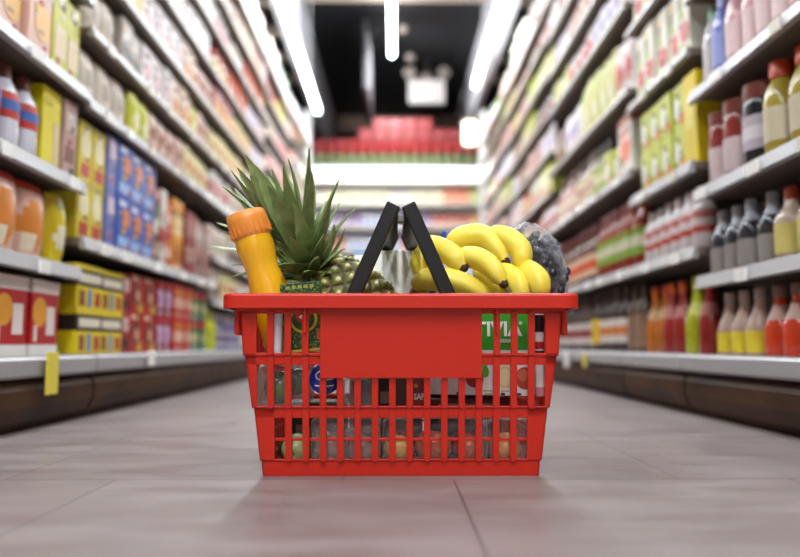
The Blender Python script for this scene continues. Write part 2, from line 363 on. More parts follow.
def bottle(key, kind, look, r, h, shape, body, cap, lab=None, lz=(.12, .5), lab2=None, cat='bottle', rough=.18, capr=None, neck=None, n=18, coat=.3, trans=0):
    P = SHAPES[shape]; pr = [(a*r, b*h) for a, b in P]; d = 2*r
    body_b = MB().lathe(pr, mat(body, rough, coat=coat, trans=trans), n, cy=-r)
    parts = []
    def rad(z):
        for (a, b), (c, e) in zip(P, P[1:]):
            if b <= z <= e and e > b: return a+(c-a)*(z-b)/(e-b)
        return P[-1][0]
    zt = P[-1][1]; cr = capr or P[-1][0]*1.12
    if cap: parts.append(('cap', MB().lathe([(cr*r, zt*h-.012), (cr*r, h*.99), (cr*r*.9, h)], mat(cap, .35), n, cy=-r)))
    if neck: parts.append(('neck_foil', MB().lathe([(rad(z)*r+.0006, z*h) for z in (.68, .72, .76, .8, .84, .88)], mat(neck, .3), n, cy=-r)))
    if lab:
        zs = [lz[0]+(lz[1]-lz[0])*k/4 for k in range(5)]
        lb = MB().lathe([(rad(z)*r+.0007, z*h) for z in zs], mat(lab, .5), n, cy=-r)
        if lab2:
            a = lz[0]+(lz[1]-lz[0])*.3; b = lz[0]+(lz[1]-lz[0])*.68
            lb.lathe([(rad(z)*r+.0013, z*h) for z in (a, (a+b)/2, b)], mat(lab2, .5), n, cy=-r)
        parts.append(('label', lb))
    J = MB()
    for q in [body_b]+[p[1] for p in parts]:
        off = len(J.v); J.v += q.v
        for f, k, s_ in zip(q.f, q.m, q.sm): J.f.append([off+i for i in f]); J.m.append(J.mi(q.mats[k])); J.sm.append(s_)
    DES[key] = dict(kind=kind, look=look, w=2*r, h=h, d=d, root=body_b.mesh(kind), parts=[(n_, q.mesh(n_)) for n_, q in parts], joined=J.mesh(kind), cat=cat)
C = carton; P = packet; B = bottle
# left side
B('darkbot', 'dark_bottle', 'dark brown bottle with pale label', .035, .19, 'sauce', '#2a1a14', '#b02a20', '#d8cbb8')
C('redmulti', 'multipack', 'red multipack with orange star on white tray', .125, .10, .165, '#b6161c', [(.0, .8, 1, 1, '#e0d0cc'), ('o', .28, .5, .2, '#e8a02c'), (.55, .15, .85, .6, '#e9dcd6'), (.1, .05, .2, .3, '#e8d8d0')], tray='#e8e4e0', cat='pack')
P('pinkbag', 'snack_bag', 'pink and orange snack bag', .12, .06, .17, '#e3b7a6', [(.0, .85, 1, 1, '#c23b2c'), ('o', .45, .45, .3, '#e08a3a'), (.1, .1, .5, .3, '#f0e0c4')])
P('yelbag', 'snack_bag', 'tall yellow snack bag', .08, .06, .175, '#d9c21f', [('o', .5, .4, .16, '#e8e2c0'), (.2, .75, .8, .88, '#8f8a2a')])
B('whitered', 'detergent_bottle', 'white bottle with red middle and dark cap', .036, .185, 'juice', '#d8d6e2', '#6b3a32', '#c13a2a', (.35, .65), '#4a6ab0')
C('yelcan', 'tea_box', 'bright yellow box with plain front', .085, .09, .19, '#e4d414', [(.62, .1, .9, .6, '#d9c3a0'), (.1, .78, .5, .86, '#c8b60c')])
C('pinkcart', 'carton', 'pastel pink carton with red corner', .10, .07, .165, '#dcae9e', [(.0, .7, .5, 1, '#b94438'), ('o', .6, .4, .22, '#e8b25c'), (.5, .75, 1, .95, '#cfc4d8')])
C('limecart', 'carton', 'yellow-green carton with cream window', .07, .07, .165, '#c3c23a', [(.15, .15, .85, .55, '#e0caa4')])
C('yelblk', 'pasta_box', 'yellow box with black lettering band', .15, .08, .112, '#e6cf1c', [(0, .52, 1, .88, '#2c2620'), (.08, .6, .92, .8, '#e3ddc8'), (.12, .08, .3, .42, '#8a4a2c'), (.42, .06, .56, .45, '#6a86b8'), (.7, .08, .9, .4, '#b0402c')])
C('redblk', 'pasta_box', 'red box with black and cream squares', .06, .08, .114, '#a8242a', [(.1, .55, .9, .9, '#d7b0a6'), (.1, .1, .9, .35, '#3a1c1c')])
C('redpho', 'biscuit_box', 'red box with food picture', .105, .08, .118, '#b5201c', [('o', .45, .5, .3, '#5a2418'), ('o', .5, .45, .16, '#d9a07a'), (.6, .05, .95, .25, '#e5c23a'), (.05, .85, .6, .95, '#e8c8b0')])
C('purple', 'biscuit_box', 'purple and red upright box', .07, .07, .118, '#8a2450', [('o', .5, .5, .25, '#c9a0c8'), (0, .8, 1, 1, '#b01c24')])
C('redslim', 'biscuit_box', 'slim red box with cream label', .07, .07, .12, '#c02418', [(.2, .3, .8, .6, '#e8cdb4'), (.2, .7, .8, .8, '#e0a028')])
C('greenjar', 'spice_tin', 'green tin with red lid band', .06, .06, .115, '#2f6a44', [(0, .78, 1, 1, '#b4281e'), (.15, .3, .85, .6, '#c9c08a')])
C('yeltub', 'drink_carton', 'yellow carton with red spot', .075, .07, .15, '#d8c63a', [('o', .5, .6, .2, '#e9dfb0'), (.2, .08, .8, .3, '#c0402c'), (.0, .9, 1, 1, '#b8a82a')])
C('blue', 'cereal_box', 'blue box with orange dot', .10, .07, .155, '#1f55b4', [('o', .62, .62, .2, '#d9803c'), (.08, .1, .9, .28, '#8fb4e4'), (.1, .84, .6, .94, '#cdd6ee'), (.85, 0, 1, 1, '#6f6fb8')])
C('lilac', 'cereal_box', 'lilac-blue box with pale corner', .06, .07, .155, '#6a72b8', [(.1, .6, .9, .9, '#c8b8d0')])
C('grnwht', 'cereal_box', 'green box with white stripe', .055, .07, .25, '#355a34', [(.1, .4, .9, .6, '#d8d8b8'), (.2, .1, .8, .3, '#c08a3c'), (0, .85, 1, 1, '#b83a2a')])
C('whtred', 'cereal_box', 'white box with red stripe', .055, .07, .26, '#dcd4cc', [(0, .3, 1, .5, '#b83028'), (.2, .6, .8, .7, '#b86a4c')])
C('orange', 'cereal_box', 'tall orange box', .06, .07, .26, '#e39a28', [(.2, .5, .8, .8, '#e8d9a8'), (.2, .1, .8, .3, '#a8501c')])
C('dkred', 'cereal_box', 'dark red box with tan print', .06, .07, .24, '#86282a', [(.2, .2, .8, .45, '#b58a74'), (.2, .6, .8, .9, '#b98c84')])
C('greypk', 'cereal_box', 'grey-pink box with brown print', .065, .07, .23, '#b3918a', [(.2, .2, .8, .4, '#7c4a40'), (.1, .6, .9, .85, '#c9b8b0')])
P('cream', 'cream_packet', 'cream packet with grey print', .10, .05, .135, '#dcd0c2', [('o', .5, .5, .22, '#b3a79a'), (.2, .8, .8, .9, '#a89484')])
P('yelgrn', 'cream_packet', 'yellow-green packet', .08, .05, .14, '#cfd042', [('o', .5, .4, .2, '#e8e6b8')])
P('pink', 'pink_packet', 'pale pink packet with brown print', .085, .05, .135, '#dcb8ac', [('o', .5, .5, .2, '#9c6a58'), (.2, .75, .8, .9, '#efe3dc')])
P('palyel', 'pink_packet', 'pale yellow packet with red spot', .085, .05, .14, '#e2d6a0', [('o', .5, .45, .16, '#c9564a')])
C('white', 'white_carton', 'white carton with pink panel', .09, .07, .135, '#e8e0e2', [(.2, .3, .8, .62, '#d6a8a8'), (.2, .72, .6, .82, '#90808c')])
C('orng', 'white_carton', 'cream carton with orange panel', .08, .07, .13, '#e5d4be', [(.1, .15, .9, .5, '#d28a4a'), (.2, .7, .7, .8, '#8c3f38')])
B('limebot', 'lime_bottle', 'yellow-green squeeze bottle', .036, .175, 'juice', '#c9cf1e', '#c9cf1e', '#b5bd2a')
B('lilbot', 'lilac_bottle', 'lilac bottle with grey label', .036, .165, 'juice', '#6f6a98', '#c8c4d4', '#b4adb8', lab2='#5a4a80')
B('winebot', 'tall_bottle', 'dark green bottle with cream label', .034, .165, 'wine', '#26301e', '#7a2a26', '#d3c6a6')
C('grey', 'grey_carton', 'grey patterned carton with dark print', .085, .07, .14, '#a69a92', [(.1, .2, .9, .45, '#5a4c48'), (.2, .6, .8, .85, '#d2c8be')])
# right side
B('orred', 'juice_bottle', 'orange-red juice bottle with grey neck', .034, .17, 'slim', '#d2401c', '#8a6a5c', '#c8a494', (.5, .72), capr=.42)
B('clryel', 'juice_bottle', 'clear bottle with yellow bottom label', .033, .168, 'slim', '#c2a596', '#b5a298', '#ddc630', (.04, .36))
B('beigebot', 'dressing_bottle', 'beige bottle with pale yellow label', .036, .155, 'sauce', '#c2ad9a', '#a8402a', '#cdbd6c', (.1, .5))
B('dksilver', 'dressing_bottle', 'dark bottle with silver neck and grey label', .033, .16, 'sauce', '#2a2c34', '#9a9aa4', '#8d8680', (.06, .42), neck='#b5b6c2')
B('oil', 'oil_bottle', 'golden oil bottle with red-orange cap', .038, .205, 'juice', '#a89436', '#c2451e', '#c9bca0', (.15, .5), capr=.6)
B('dkjar', 'coffee_jar', 'black jar with white label and brown-red cap', .046, .19, 'jar', '#1e1c26', '#7a3426', '#b9aeb8', (.2, .6), '#d8d2d8', cat='jar', capr=.95)
B('pkjar', 'coffee_jar', 'reddish jar with white label', .04, .185, 'jar', '#8c2e28', '#7a3426', '#cbb6b6', (.08, .5), cat='jar')
B('pinkbot', 'shampoo_bottle', 'pale pink bottle', .030, .175, 'juice', '#cfa0a4', '#c26a5c', '#dcc0c0')
B('magbot', 'shampoo_bottle', 'magenta bottle', .026, .18, 'juice', '#c4206c', '#c4206c', '#d04888')
B('blubot', 'shampoo_bottle', 'periwinkle blue bottle', .030, .175, 'juice', '#6a74b8', '#8a86b8', '#8c98d0')
B('gryjar', 'shampoo_bottle', 'grey bottle with green cap', .032, .17, 'juice', '#a8a4a8', '#5a8a58', '#c6c0c0')
B('redsyr', 'syrup_bottle', 'red syrup bottle with orange cap', .031, .2, 'slim', '#94201a', '#d0541e', '#b9706a', (.5, .66))
B('lime', 'syrup_bottle', 'lime yellow syrup bottle', .036, .205, 'slim', '#aeb414', '#c8cc2a', '#c6c860', (.5, .66))
B('amber', 'syrup_bottle', 'amber syrup bottle with orange cap', .034, .2, 'slim', '#b46414', '#c8501e', '#c8a070', (.5, .66))
B('wrbot', 'milk_bottle', 'white bottle with red label', .034, .165, 'juice', '#d9cfcf', '#cfc6c6', '#bf4a3e', (.25, .6), '#dccccc')
C('ygcart', 'soup_carton', 'yellow-green carton with white panel', .075, .07, .125, '#c3cc52', [(.1, .3, .6, .7, '#e4e4d6'), (.55, .08, .95, .3, '#cf7a34')])
C('yelcart', 'soup_carton', 'plain yellow carton', .075, .07, .25, '#e2c81c', [(.2, .4, .8, .75, '#e8d860')])
C('wgcart', 'rice_carton', 'white carton with green and red marks', .08, .07, .2, '#e3dccb', [(.1, .5, .5, .8, '#8cab5c'), ('o', .6, .3, .15, '#c8452e'), (.1, .05, .5, .2, '#b9c884')])
B('brplain', 'sauce_bottle', 'brown sauce bottle with tan side', .036, .235, 'sauce', '#4c3526', '#3a241c', '#8c6f58', (.05, .55))
B('broran', 'sauce_bottle', 'dark brown sauce bottle with white-orange label', .037, .232, 'sauce', '#2c1811', '#3a241c', '#d8cfc8', (.14, .5), '#c87a3c')
B('bryel', 'sauce_bottle', 'dark brown sauce bottle with yellow label', .037, .228, 'sauce', '#2c1811', '#3a241c', '#dcb41e', (.12, .54))
B('brwht', 'sauce_bottle', 'dark brown sauce bottle with white label', .035, .225, 'sauce', '#3c2820', '#2c2020', '#cdc3bd', (.12, .5), '#8a3a34')
B('ketgrn', 'ketchup_bottle', 'red-brown ketchup bottle with green label', .038, .24, 'juice', '#8a2c16', '#7a2018', '#86a83c', (.2, .58), '#d7d4b8')
B('ketwht', 'ketchup_bottle', 'brown ketchup bottle with orange-white label', .037, .23, 'sauce', '#5a2618', '#6a2018', '#dcb89a', (.12, .5), '#d4552c')
C('redpack', 'large_pack', 'large white pack with orange picture', .14, .1, .2, '#dcd6cc', [(0, .86, 1, 1, '#8e3a2c'), ('o', .55, .45, .26, '#dd6a38'), (.05, .1, .3, .3, '#b9c08a'), (.1, .68, .9, .8, '#c08a80')], cat='pack')
B('crmbot', 'dressing_flask', 'slender flask with cream label and brown top', .028, .205, 'sauce', '#8a6c58', '#5c3c30', '#e0d2b0', (.1, .56), '#c9a69a')
B('pkbot', 'dressing_flask', 'slender flask with pink label and brown top', .028, .205, 'sauce', '#8a5c50', '#5c3c30', '#dcb4ac', (.1, .56), '#e8dcc8')
B('grbot', 'dressing_flask', 'slender flask with green label', .028, .2, 'sauce', '#76683c', '#4c3c30', '#a8b85c', (.1, .56), '#e0dcb8')
P('pasyel', 'pasta_bag', 'pastel yellow bag with green corner', .09, .06, .19, '#dcd894', [(.1, .6, .6, .85, '#9cbf5a'), ('o', .5, .35, .14, '#e8ede0')])
P('paspnk', 'pasta_bag', 'white bag with pink and red print', .09, .06, .17, '#e6dcd8', [('o', .5, .45, .2, '#cf6a64'), (.2, .75, .8, .9, '#b99ab4')])
P('paswht', 'flour_bag', 'white bag with lilac print', .085, .06, .16, '#e9e4ea', [('o', .5, .5, .16, '#a89ac4'), (.1, .08, .9, .2, '#cdb0b0')])
P('bredbag', 'flour_bag', 'brown bag with cream label', .085, .06, .15, '#7c5a48', [(.2, .3, .8, .7, '#ddd0bc')])
B('tinred', 'food_tin', 'red food tin with cream band', .038, .11, 'tin', '#b0382c', None, '#e2d4c0', (.25, .7), '#c8a040', cat='tin')
B('tingrn', 'food_tin', 'green food tin with white band', .038, .11, 'tin', '#57803c', None, '#e4e0d4', (.3, .7), cat='tin')
B('tinwht', 'food_tin', 'white food tin with pink band', .038, .11, 'tin', '#ddd6d4', None, '#d49c98', (.3, .65), cat='tin')
# back display
B('pickle', 'pickle_jar', 'green pickle jar with red cap', .05, .25, 'pickle', '#2c360e', '#96181a', '#7f8a66', (.14, .46), '#5c6a2c', cat='jar', capr=.98)
C('redbox', 'red_box', 'red box stacked behind the jars', .14, .12, .105, '#741012', [(.1, .3, .9, .7, '#8e3a38')])
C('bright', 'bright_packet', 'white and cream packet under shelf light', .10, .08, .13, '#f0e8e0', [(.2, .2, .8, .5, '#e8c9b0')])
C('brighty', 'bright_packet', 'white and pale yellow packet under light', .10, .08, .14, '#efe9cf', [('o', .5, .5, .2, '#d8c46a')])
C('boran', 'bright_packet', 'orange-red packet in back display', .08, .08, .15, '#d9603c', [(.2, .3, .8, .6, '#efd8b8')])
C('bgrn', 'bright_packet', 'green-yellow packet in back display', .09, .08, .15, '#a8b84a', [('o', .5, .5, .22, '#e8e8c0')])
B('bpur', 'small_bottle', 'purple bottle in back display', .035, .17, 'juice', '#6a4a7c', '#e0d8e4', '#c9b8d0')
B('bwht', 'small_bottle', 'white bottle in back display', .035, .17, 'juice', '#e6e0e2', '#5a6ab0', '#b9c4e0')
B('byel', 'small_bottle', 'orange bottle in back display', .035, .17, 'juice', '#e0952c', '#e8e0d0', '#e8d29a')
B('bred', 'small_bottle', 'red bottle in back display', .035, .17, 'juice', '#b23a34', '#e8e0d0', '#e0b0a0')

XF = FX+.014
COUNT = {}
def put(des, loc, rz, label, group, detail):
    D = DES[des]
    o = bpy.data.objects.new(D['kind'], D['root'] if (detail or not D['parts']) else D['joined']); col.objects.link(o)
    o.location = loc; o.rotation_euler.z = rz; tag(o, label, D['cat'], group)
    if detail:
        for n_, me in D['parts']:
            c = bpy.data.objects.new(n_, me); col.objects.link(c); c.parent = o
    return o
def run(side, bay, shelf, rows, start=None):
    y0, y1 = (LB if side == 'left' else RB)[bay]; hs = [.148]+(LH if side == 'left' else RH)[bay]; z = hs[shelf]+.0005
    clear = (hs[shelf+1]-.04 if shelf+1 < len(hs) else 2.3)-z
    s = -1 if side == 'left' else 1; y = (start or y0+.012)
    k = COUNT.get((side, bay, shelf), 0)
    for row in rows:
        des, ye = row[0], row[1]; st = row[2] if len(row) > 2 else 1; D = DES[des]; gap = row[3] if len(row) > 3 else .004
        ye = min(ye, y1-.008)
        while y+D['w'] <= ye+.012 and y+D['w'] < y1-.004:
            k += 1
            nst = st
            while nst > 1 and nst*D['h'] > clear: nst -= 1
            dep = R.uniform(0, .012)
            for q in range(nst):
                pos = ('upper ' if q == nst-1 else 'lower ') if nst > 1 else ''
                if nst == 3 and q == 1: pos = 'middle '
                lab = '%s%s, %s along shelf %s of %s bay %s' % (pos, D['look'], ordn(k), NUM[shelf+1], side, NUM[bay+1])
                sc_ = min(1, clear/(D['h']*1.0)) if nst == 1 else 1
                o = put(des, (s*(XF+D["d"]+dep+R.uniform(0, .003)), y+D['w']/2, z+q*D['h']), -s*PI/2+R.uniform(-.03, .03)*(.4 if nst > 1 else 1), lab, D['look']+'s on the '+side+' shelves', bay <= 2 and y < 3.2 and z < 1.15)
                if z > .75 and nst == 1: sc_ = min(1.22, clear*.96/D['h'])/.98
                if abs(sc_-1) > .005: o.scale = (1, 1, sc_*.98)
            y += D['w']+gap+R.uniform(0, .003)
    COUNT[side, bay, shelf] = k
ST = 1.22
run('left', 0, 0, [('darkbot', 1.40), ('redmulti', 1.70)], ST); run('left', 0, 1, [('pinkbag', 1.60), ('yelbag', 1.70)], ST)
run('left', 0, 2, [('whitered', 1.54), ('yelcan', 1.63), ('greypk', 1.70)], ST); run('left', 0, 3, [('pinkcart', 1.60), ('limecart', 1.7)], ST)
run('left', 0, 4, [('white', 1.7)], 1.3)
run('left', 1, 0, [('yelblk', 2.04, 2), ('redblk', 2.12, 2), ('redpho', 2.37, 2), ('purple', 2.46, 2), ('redslim', 2.72, 2), ('greenjar', 2.94, 2)])
run('left', 1, 1, [('yeltub', 1.86, 2), ('lilac', 1.93, 2), ('blue', 2.25, 2), ('grnwht', 2.33), ('whtred', 2.39), ('redslim', 2.45, 2), ('orange', 2.58), ('dkred', 2.76), ('greypk', 2.94)])
run('left', 1, 2, [('cream', 2.08), ('yelgrn', 2.18), ('pink', 2.62), ('palyel', 2.94)])
run('left', 1, 3, [('cream', 1.95), ('grey', 2.1), ('white', 2.4), ('orng', 2.65), ('yelgrn', 2.75), ('pink', 2.94)])
run('left', 1, 4, [('white', 1.95), ('pinkcart', 2.15), ('white', 2.5), ('orng', 2.7), ('pink', 2.94)])
run('left', 1, 5, [('cream', 2.0), ('palyel', 2.2), ('white', 2.94)]); run('left', 1, 6, [('white', 2.2), ('pink', 2.5), ('yelgrn', 2.6), ('white', 2.94)])
run('left', 1, 7, [('white', 2.94)]); run('left', 1, 8, [('white', 2.94)])
run('left', 2, 0, [('limebot', 3.16), ('lilbot', 3.6), ('winebot', 4.18)])
run('left', 2, 1, [('grey', 3.2), ('palyel', 3.5), ('cream', 4.18)]); run('left', 2, 2, [('cream', 3.3), ('grey', 3.7), ('pink', 4.18)])
FL = ['cream', 'pink', 'white', 'orng', 'palyel', 'pinkcart', 'grey', 'redslim', 'limecart', 'tinwht', 'tinred', 'paswht', 'paspnk', 'wgcart', 'gryjar']
def mix(side, bay, shelf, pool):
    y0, y1 = (LB if side == 'left' else RB)[bay]; y = y0; rows = []
    while y < y1-.1: y += R.uniform(.28, .5); rows.append((R.choice(pool), min(y, y1), 1, .008))
    run(side, bay, shelf, rows)
for sh in range(3, 10): mix('left', 2, sh, FL)
for b in (3, 4):
    for sh in range(10): mix('left', b, sh, FL)
# right
run('right', 0, 0, [('orred', 1.50), ('clryel', 1.76)], ST); run('right', 0, 1, [('beigebot', 1.47), ('dksilver', 1.76)], ST)
run('right', 0, 2, [('oil', 1.48), ('dkjar', 1.62), ('pkjar', 1.76)], ST); run('right', 0, 3, [('pinkbot', 1.60), ('magbot', 1.65), ('blubot', 1.72), ('gryjar', 1.76)], ST)
run('right', 0, 4, [('pinkbot', 1.76)], 1.35)
run('right', 1, 0, [('redsyr', 1.83), ('lime', 1.92), ('redsyr', 2.05), ('amber', 2.23)]); run('right', 1, 1, [('wrbot', 2.23)])
run('right', 1, 2, [('yelcart', 1.87), ('ygcart', 2.23, 2)]); run('right', 1, 3, [('wgcart', 2.23)]); run('right', 1, 4, [('wgcart', 2.23)])
run('right', 1, 5, [('paspnk', 2.23)]); run('right', 1, 6, [('paswht', 2.23)])
run('right', 2, 0, [('brplain', 2.40), ('broran', 2.70), ('bryel', 2.79), ('brwht', 3.40)]); run('right', 2, 1, [('ketgrn', 2.72), ('ketwht', 3.4)])
run('right', 2, 2, [('redpack', 2.50), ('ygcart', 2.6, 1), ('grbot', 2.72), ('crmbot', 3.0), ('pkbot', 3.4)])
run('right', 2, 3, [('paspnk', 2.45), ('pasyel', 2.95), ('paswht', 3.2), ('bredbag', 3.4)]); run('right', 2, 4, [('paswht', 2.7), ('paspnk', 3.1), ('pasyel', 3.4)])
FR = ['paspnk', 'paswht', 'pasyel', 'bredbag', 'wgcart', 'ygcart', 'pkbot', 'crmbot', 'wrbot', 'tingrn', 'tinred', 'palyel', 'ketwht', 'pink', 'white', 'brwht']
for sh in range(5, 8): mix('right', 2, sh, ['paspnk', 'paswht', 'pink', 'white'])
for b in (3, 4):
    for sh in range(10): mix('right', b, sh, FR)

# back display
BH = [.15, .36, .60, .83, 1.085, 1.32, 1.55, 1.765, 1.93]
bk = empty('display_shelf', (0, BY+.2, 0)); tag(bk, 'white lit display shelving closing the far end of the aisle', 'shelving')
wr = mat('#e3e0dc', .4)
MB().box(-1.05, 1.05, .121, .14, 0, 1.90, mat('#c9c2bc', .6)).obj('back_panel', bk)
for i, h in enumerate(BH):
    if i == 0: MB().box(-1.05, 1.05, -.2, .12, 0, h, wr).obj('deck', bk); continue
    s_ = MB().box(-1.05, 1.05, -.19, .12, h-.015, h, wr).obj('shelf', bk); MB().box(-1.05, 1.05, -.205, -.19, h-.022, h+.004, mat('#cfc9c0', .5)).obj('price_rail', s_)
for sx in (-1, 1): MB().box(sx*.82-.035, sx*.82+.035, -.62, -.55, 0, 2.35, wr).obj('upright', bk)
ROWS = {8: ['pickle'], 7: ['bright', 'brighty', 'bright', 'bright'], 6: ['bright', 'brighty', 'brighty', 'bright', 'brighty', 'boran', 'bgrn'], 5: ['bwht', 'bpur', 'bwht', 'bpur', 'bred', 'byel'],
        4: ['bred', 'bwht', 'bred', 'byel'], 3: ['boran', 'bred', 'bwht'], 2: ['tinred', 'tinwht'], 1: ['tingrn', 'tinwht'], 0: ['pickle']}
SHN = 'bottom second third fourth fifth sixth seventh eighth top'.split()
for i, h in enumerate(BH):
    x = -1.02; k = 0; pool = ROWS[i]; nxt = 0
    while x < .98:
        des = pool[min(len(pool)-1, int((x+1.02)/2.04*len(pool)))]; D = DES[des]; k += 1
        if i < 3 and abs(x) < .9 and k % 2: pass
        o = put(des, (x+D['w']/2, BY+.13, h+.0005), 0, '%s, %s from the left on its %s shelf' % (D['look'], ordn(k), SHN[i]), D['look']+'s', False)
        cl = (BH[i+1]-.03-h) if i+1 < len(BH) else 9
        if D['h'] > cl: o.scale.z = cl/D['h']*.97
        x += D['w']+.007
k = 0
for lvl in range(5):
    for q in range(13):
        x = -.97+q*.15
        if lvl == 4 and not -.30 < x < .28: continue
        if lvl == 3 and not -.50 < x < .55: continue
        k += 1
        put('redbox', (x+.07, BY+.16+.12, 1.931+lvl*.1052), 0, 'red box stacked behind the jars, %s column from left, layer %s' % (ordn(q+1), NUM[lvl+1]), 'red boxes on top of the back display', False)

# ------------------------------------------------------------------ the basket
BX, BYC = .0080, 1.05
TIERS = [(.2192, .1568, .2095, .2052), (.1568, .0892, .2031, .1945), (.0892, .0200, .1923, .1847), (.0200, 0, .1830, .1811)]
red = mat('#cc2511', .42, spec=.45)
def hw(z, t):
    a, b, w0, w1 = TIERS[t]; return w0+(w1-w0)*(a-z)/(a-b)
def face_xf(side):      # maps (u, out, z, tier) to local coordinates
    def f(u, out, z, t):
        w = hw(z, t); d = w-.070
        if side == 0: return (u, -d-out, z)
        if side == 1: return (-u, d+out, z)
        if side == 2: return (w+out, u, z)
        return (-w-out, -u, z)
    return f
basket = empty('shopping_basket', (BX, BYC, 0)); tag(basket, 'red plastic shopping basket full of groceries standing on the tiled floor', 'shopping basket')
bm = MB()
def slab(side, poly, t, out, thick=.0028):
    f = face_xf(side); n = len(poly); vs = [f(u, out, z, t) for u, z in poly]+[f(u, -thick, z, t) for u, z in poly]
    bm.add(vs, [list(range(n)), list(range(n, 2*n))[::-1]]+[[i, i+n, (i+1) % n+n, (i+1) % n] for i in range(n)], red)
def rect(side, u0, u1, z0, z1, t, out=0, thick=.0028): slab(side, [(u0, z0), (u1, z0), (u1, z1), (u0, z1)], t, out, thick)
def bar(side, u, z0, z1, t, w=.0086, out=.0032):
    r = w/2; pl = [(u+r, z1), (u-r, z1)]+[(u-r*math.cos(a), z0+r-r*math.sin(a)) for a in [PI*k/8 for k in range(9)]]
    pl = [(u-r, z1)]+[(u-r*math.cos(PI*k/8), z0+r-r*math.sin(PI*k/8)) for k in range(9)]+[(u+r, z1)]
    slab(side, pl, t, out)
def trap(side, t, zt, zb, uin, sgn, out=0):     # corner post following the taper
    f = lambda z: hw(z, t) - (.070 if side > 1 else 0)
    pl = [(sgn*uin, zb), (sgn*f(zb), zb), (sgn*f(zt), zt), (sgn*uin, zt)]
    if sgn < 0: pl = pl[::-1]
    slab(side, pl, t, out)
def band(side, z0, z1, t, out=0):
    o = .070 if side > 1 else 0
    slab(side, [(-hw(z0, t)+o, z0), (hw(z0, t)-o, z0), (hw(z1, t)-o, z1), (-hw(z1, t)+o, z1)], t, out)
for side in range(4):
    if side < 2: ui, ui3, ks, ks3 = .1878, .1652, 8, 7
    else: ui, ui3, ks, ks3 = .1190, .0985, 5, 4
    for sg in (-1, 1):
        trap(side, 0, .2192, .1568, ui, sg); trap(side, 1, .1568, .0892, ui, sg)
        trap(side, 2, .0892, .0200, ui3, sg)
    band(side, .2113, .2192, 0); band(side, .1568, .1608, 0); band(side, .1452, .1568, 1); band(side, .0892, .0918, 1)
    band(side, .0760, .0892, 2); band(side, .0200, .0225, 2); band(side, 0, .0200, 3)
    slab(side, [(-ui3, .0461), (ui3, .0461), (ui3, .0500), (-ui3, .0500)], 2, -.0008)
    for k in range(ks):
        for sg in (-1, 1):
            u = sg*(k+.5)*.0226
            if side > 1 and abs(u) > .115: continue
            pl = side < 2 and abs(u) < .1046
            if not pl: bar(side, u, .1572, .2150, 0)
            bar(side, u, .0882, .130 if pl else .1560, 1)
            if k < ks3: bar(side, u, .0190, .0886, 2)
    if side < 2:
        slab(side, [(-.1049, .1300), (-.1034, .1283), (.1034, .1283), (.1049, .1300), (.1049, .2192), (-.1049, .2192)], 0, .0036)
        for sg in (-1, 1): rect(side, sg*.1243-.0018, sg*.1243+.0018, .1865, .2185, 0, .0085)
bd = bm.obj('body', basket, bevel=.0008)
w3 = hw(.004, 3)
MB().box(-w3+.001, w3-.001, -w3+.071, w3-.071, .003, .007, red).obj('base', basket)
rm = MB(); prof = [(0, .2182), (0, .2338), (.001, .2360), (.0035, .2373), (.0190, .2373), (.0190, .2150), (.0160, .2150), (.0160, .2343), (.004, .2343), (.003, .233), (.003, .2182)]
loop = []; RW, RD, RC = .2308, .157, .018
for cxs, cys, a0 in ((1, 1, 0), (-1, 1, 90), (-1, -1, 180), (1, -1, 270)):
    for k in range(9):
        a = math.radians(a0+k*90/8); loop.append((cxs*(RW-RC), cys*(RD-RC), math.cos(a), math.sin(a)))
n = len(prof); vs = []; fs = []
for cx_, cy_, c, s_ in loop:
    for o_, z in prof:
        r = RC-o_; vs.append((cx_+c*r, cy_+s_*r, z))
for i in range(len(loop)):
    j = (i+1) % len(loop)
    for k in range(n): q = (k+1) % n; fs.append([i*n+k, i*n+q, j*n+q, j*n+k])
rm.add(vs, fs, red)
rm.obj('rim', basket, bevel=.0008)
for sx in (-1, 1):
    g = MB(); g.box(min(sx*.2105, sx*.2190), max(sx*.2105, sx*.2190), -.130, .130, .184, .2185, red, bev=.002); g.obj('side_grip', basket)
blk = mat('#1b191b', .38, spec=.4); blk2 = mat('#2a282a', .5)
for sg in (-1, 1):          # two folding handles leaning together
    p0 = Vector((sg*.0705, 0, .2195)); p1 = Vector((sg*.0095, 0, .3595)); d = (p1-p0).normalized(); nrm = Vector((d.z, 0, -d.x))*(-sg)
    g = MB(); a = p1-d*.030
    q = [a-nrm*.0098, a+nrm*.0075, p1+nrm*.0075-d*.001, p1-nrm*.0098-d*.0006]
    vs = [Vector((v.x, y, v.z)) for y in (-.1165, .1175) for v in q]
    g.add(vs, [[0, 1, 2, 3], [7, 6, 5, 4], [0, 4, 5, 1], [1, 5, 6, 2], [2, 6, 7, 3], [3, 7, 4, 0]], blk2)
    hd = g.obj('handle', basket, bevel=.002)
    for yy in (-.128, .118):
        h = MB(); q = [p0-nrm*.0098, p0+nrm*.0098, p1+nrm*.0098-d*.0005, p1-nrm*.0098+d*.0005]
        vs = [Vector((v.x, y, v.z)) for y in (yy, yy+.011) for v in q]
        h.add(vs, [[0, 1, 2, 3], [7, 6, 5, 4], [0, 4, 5, 1], [1, 5, 6, 2], [2, 6, 7, 3], [3, 7, 4, 0]], blk)
        h.obj('handle_arm', hd, bevel=.0022)
        MB().tube([(p0.x, yy-.014 if yy < 0 else yy+.011, .2165), (p0.x, yy+.001 if yy < 0 else yy+.025, .2165)], .0042, blk, 10).obj('pivot', hd)
MB().box(-.0045, .0045, -.10, -.08, .339, .350, mat('#8f8f92', .35), bev=.0015).obj('clip', basket)

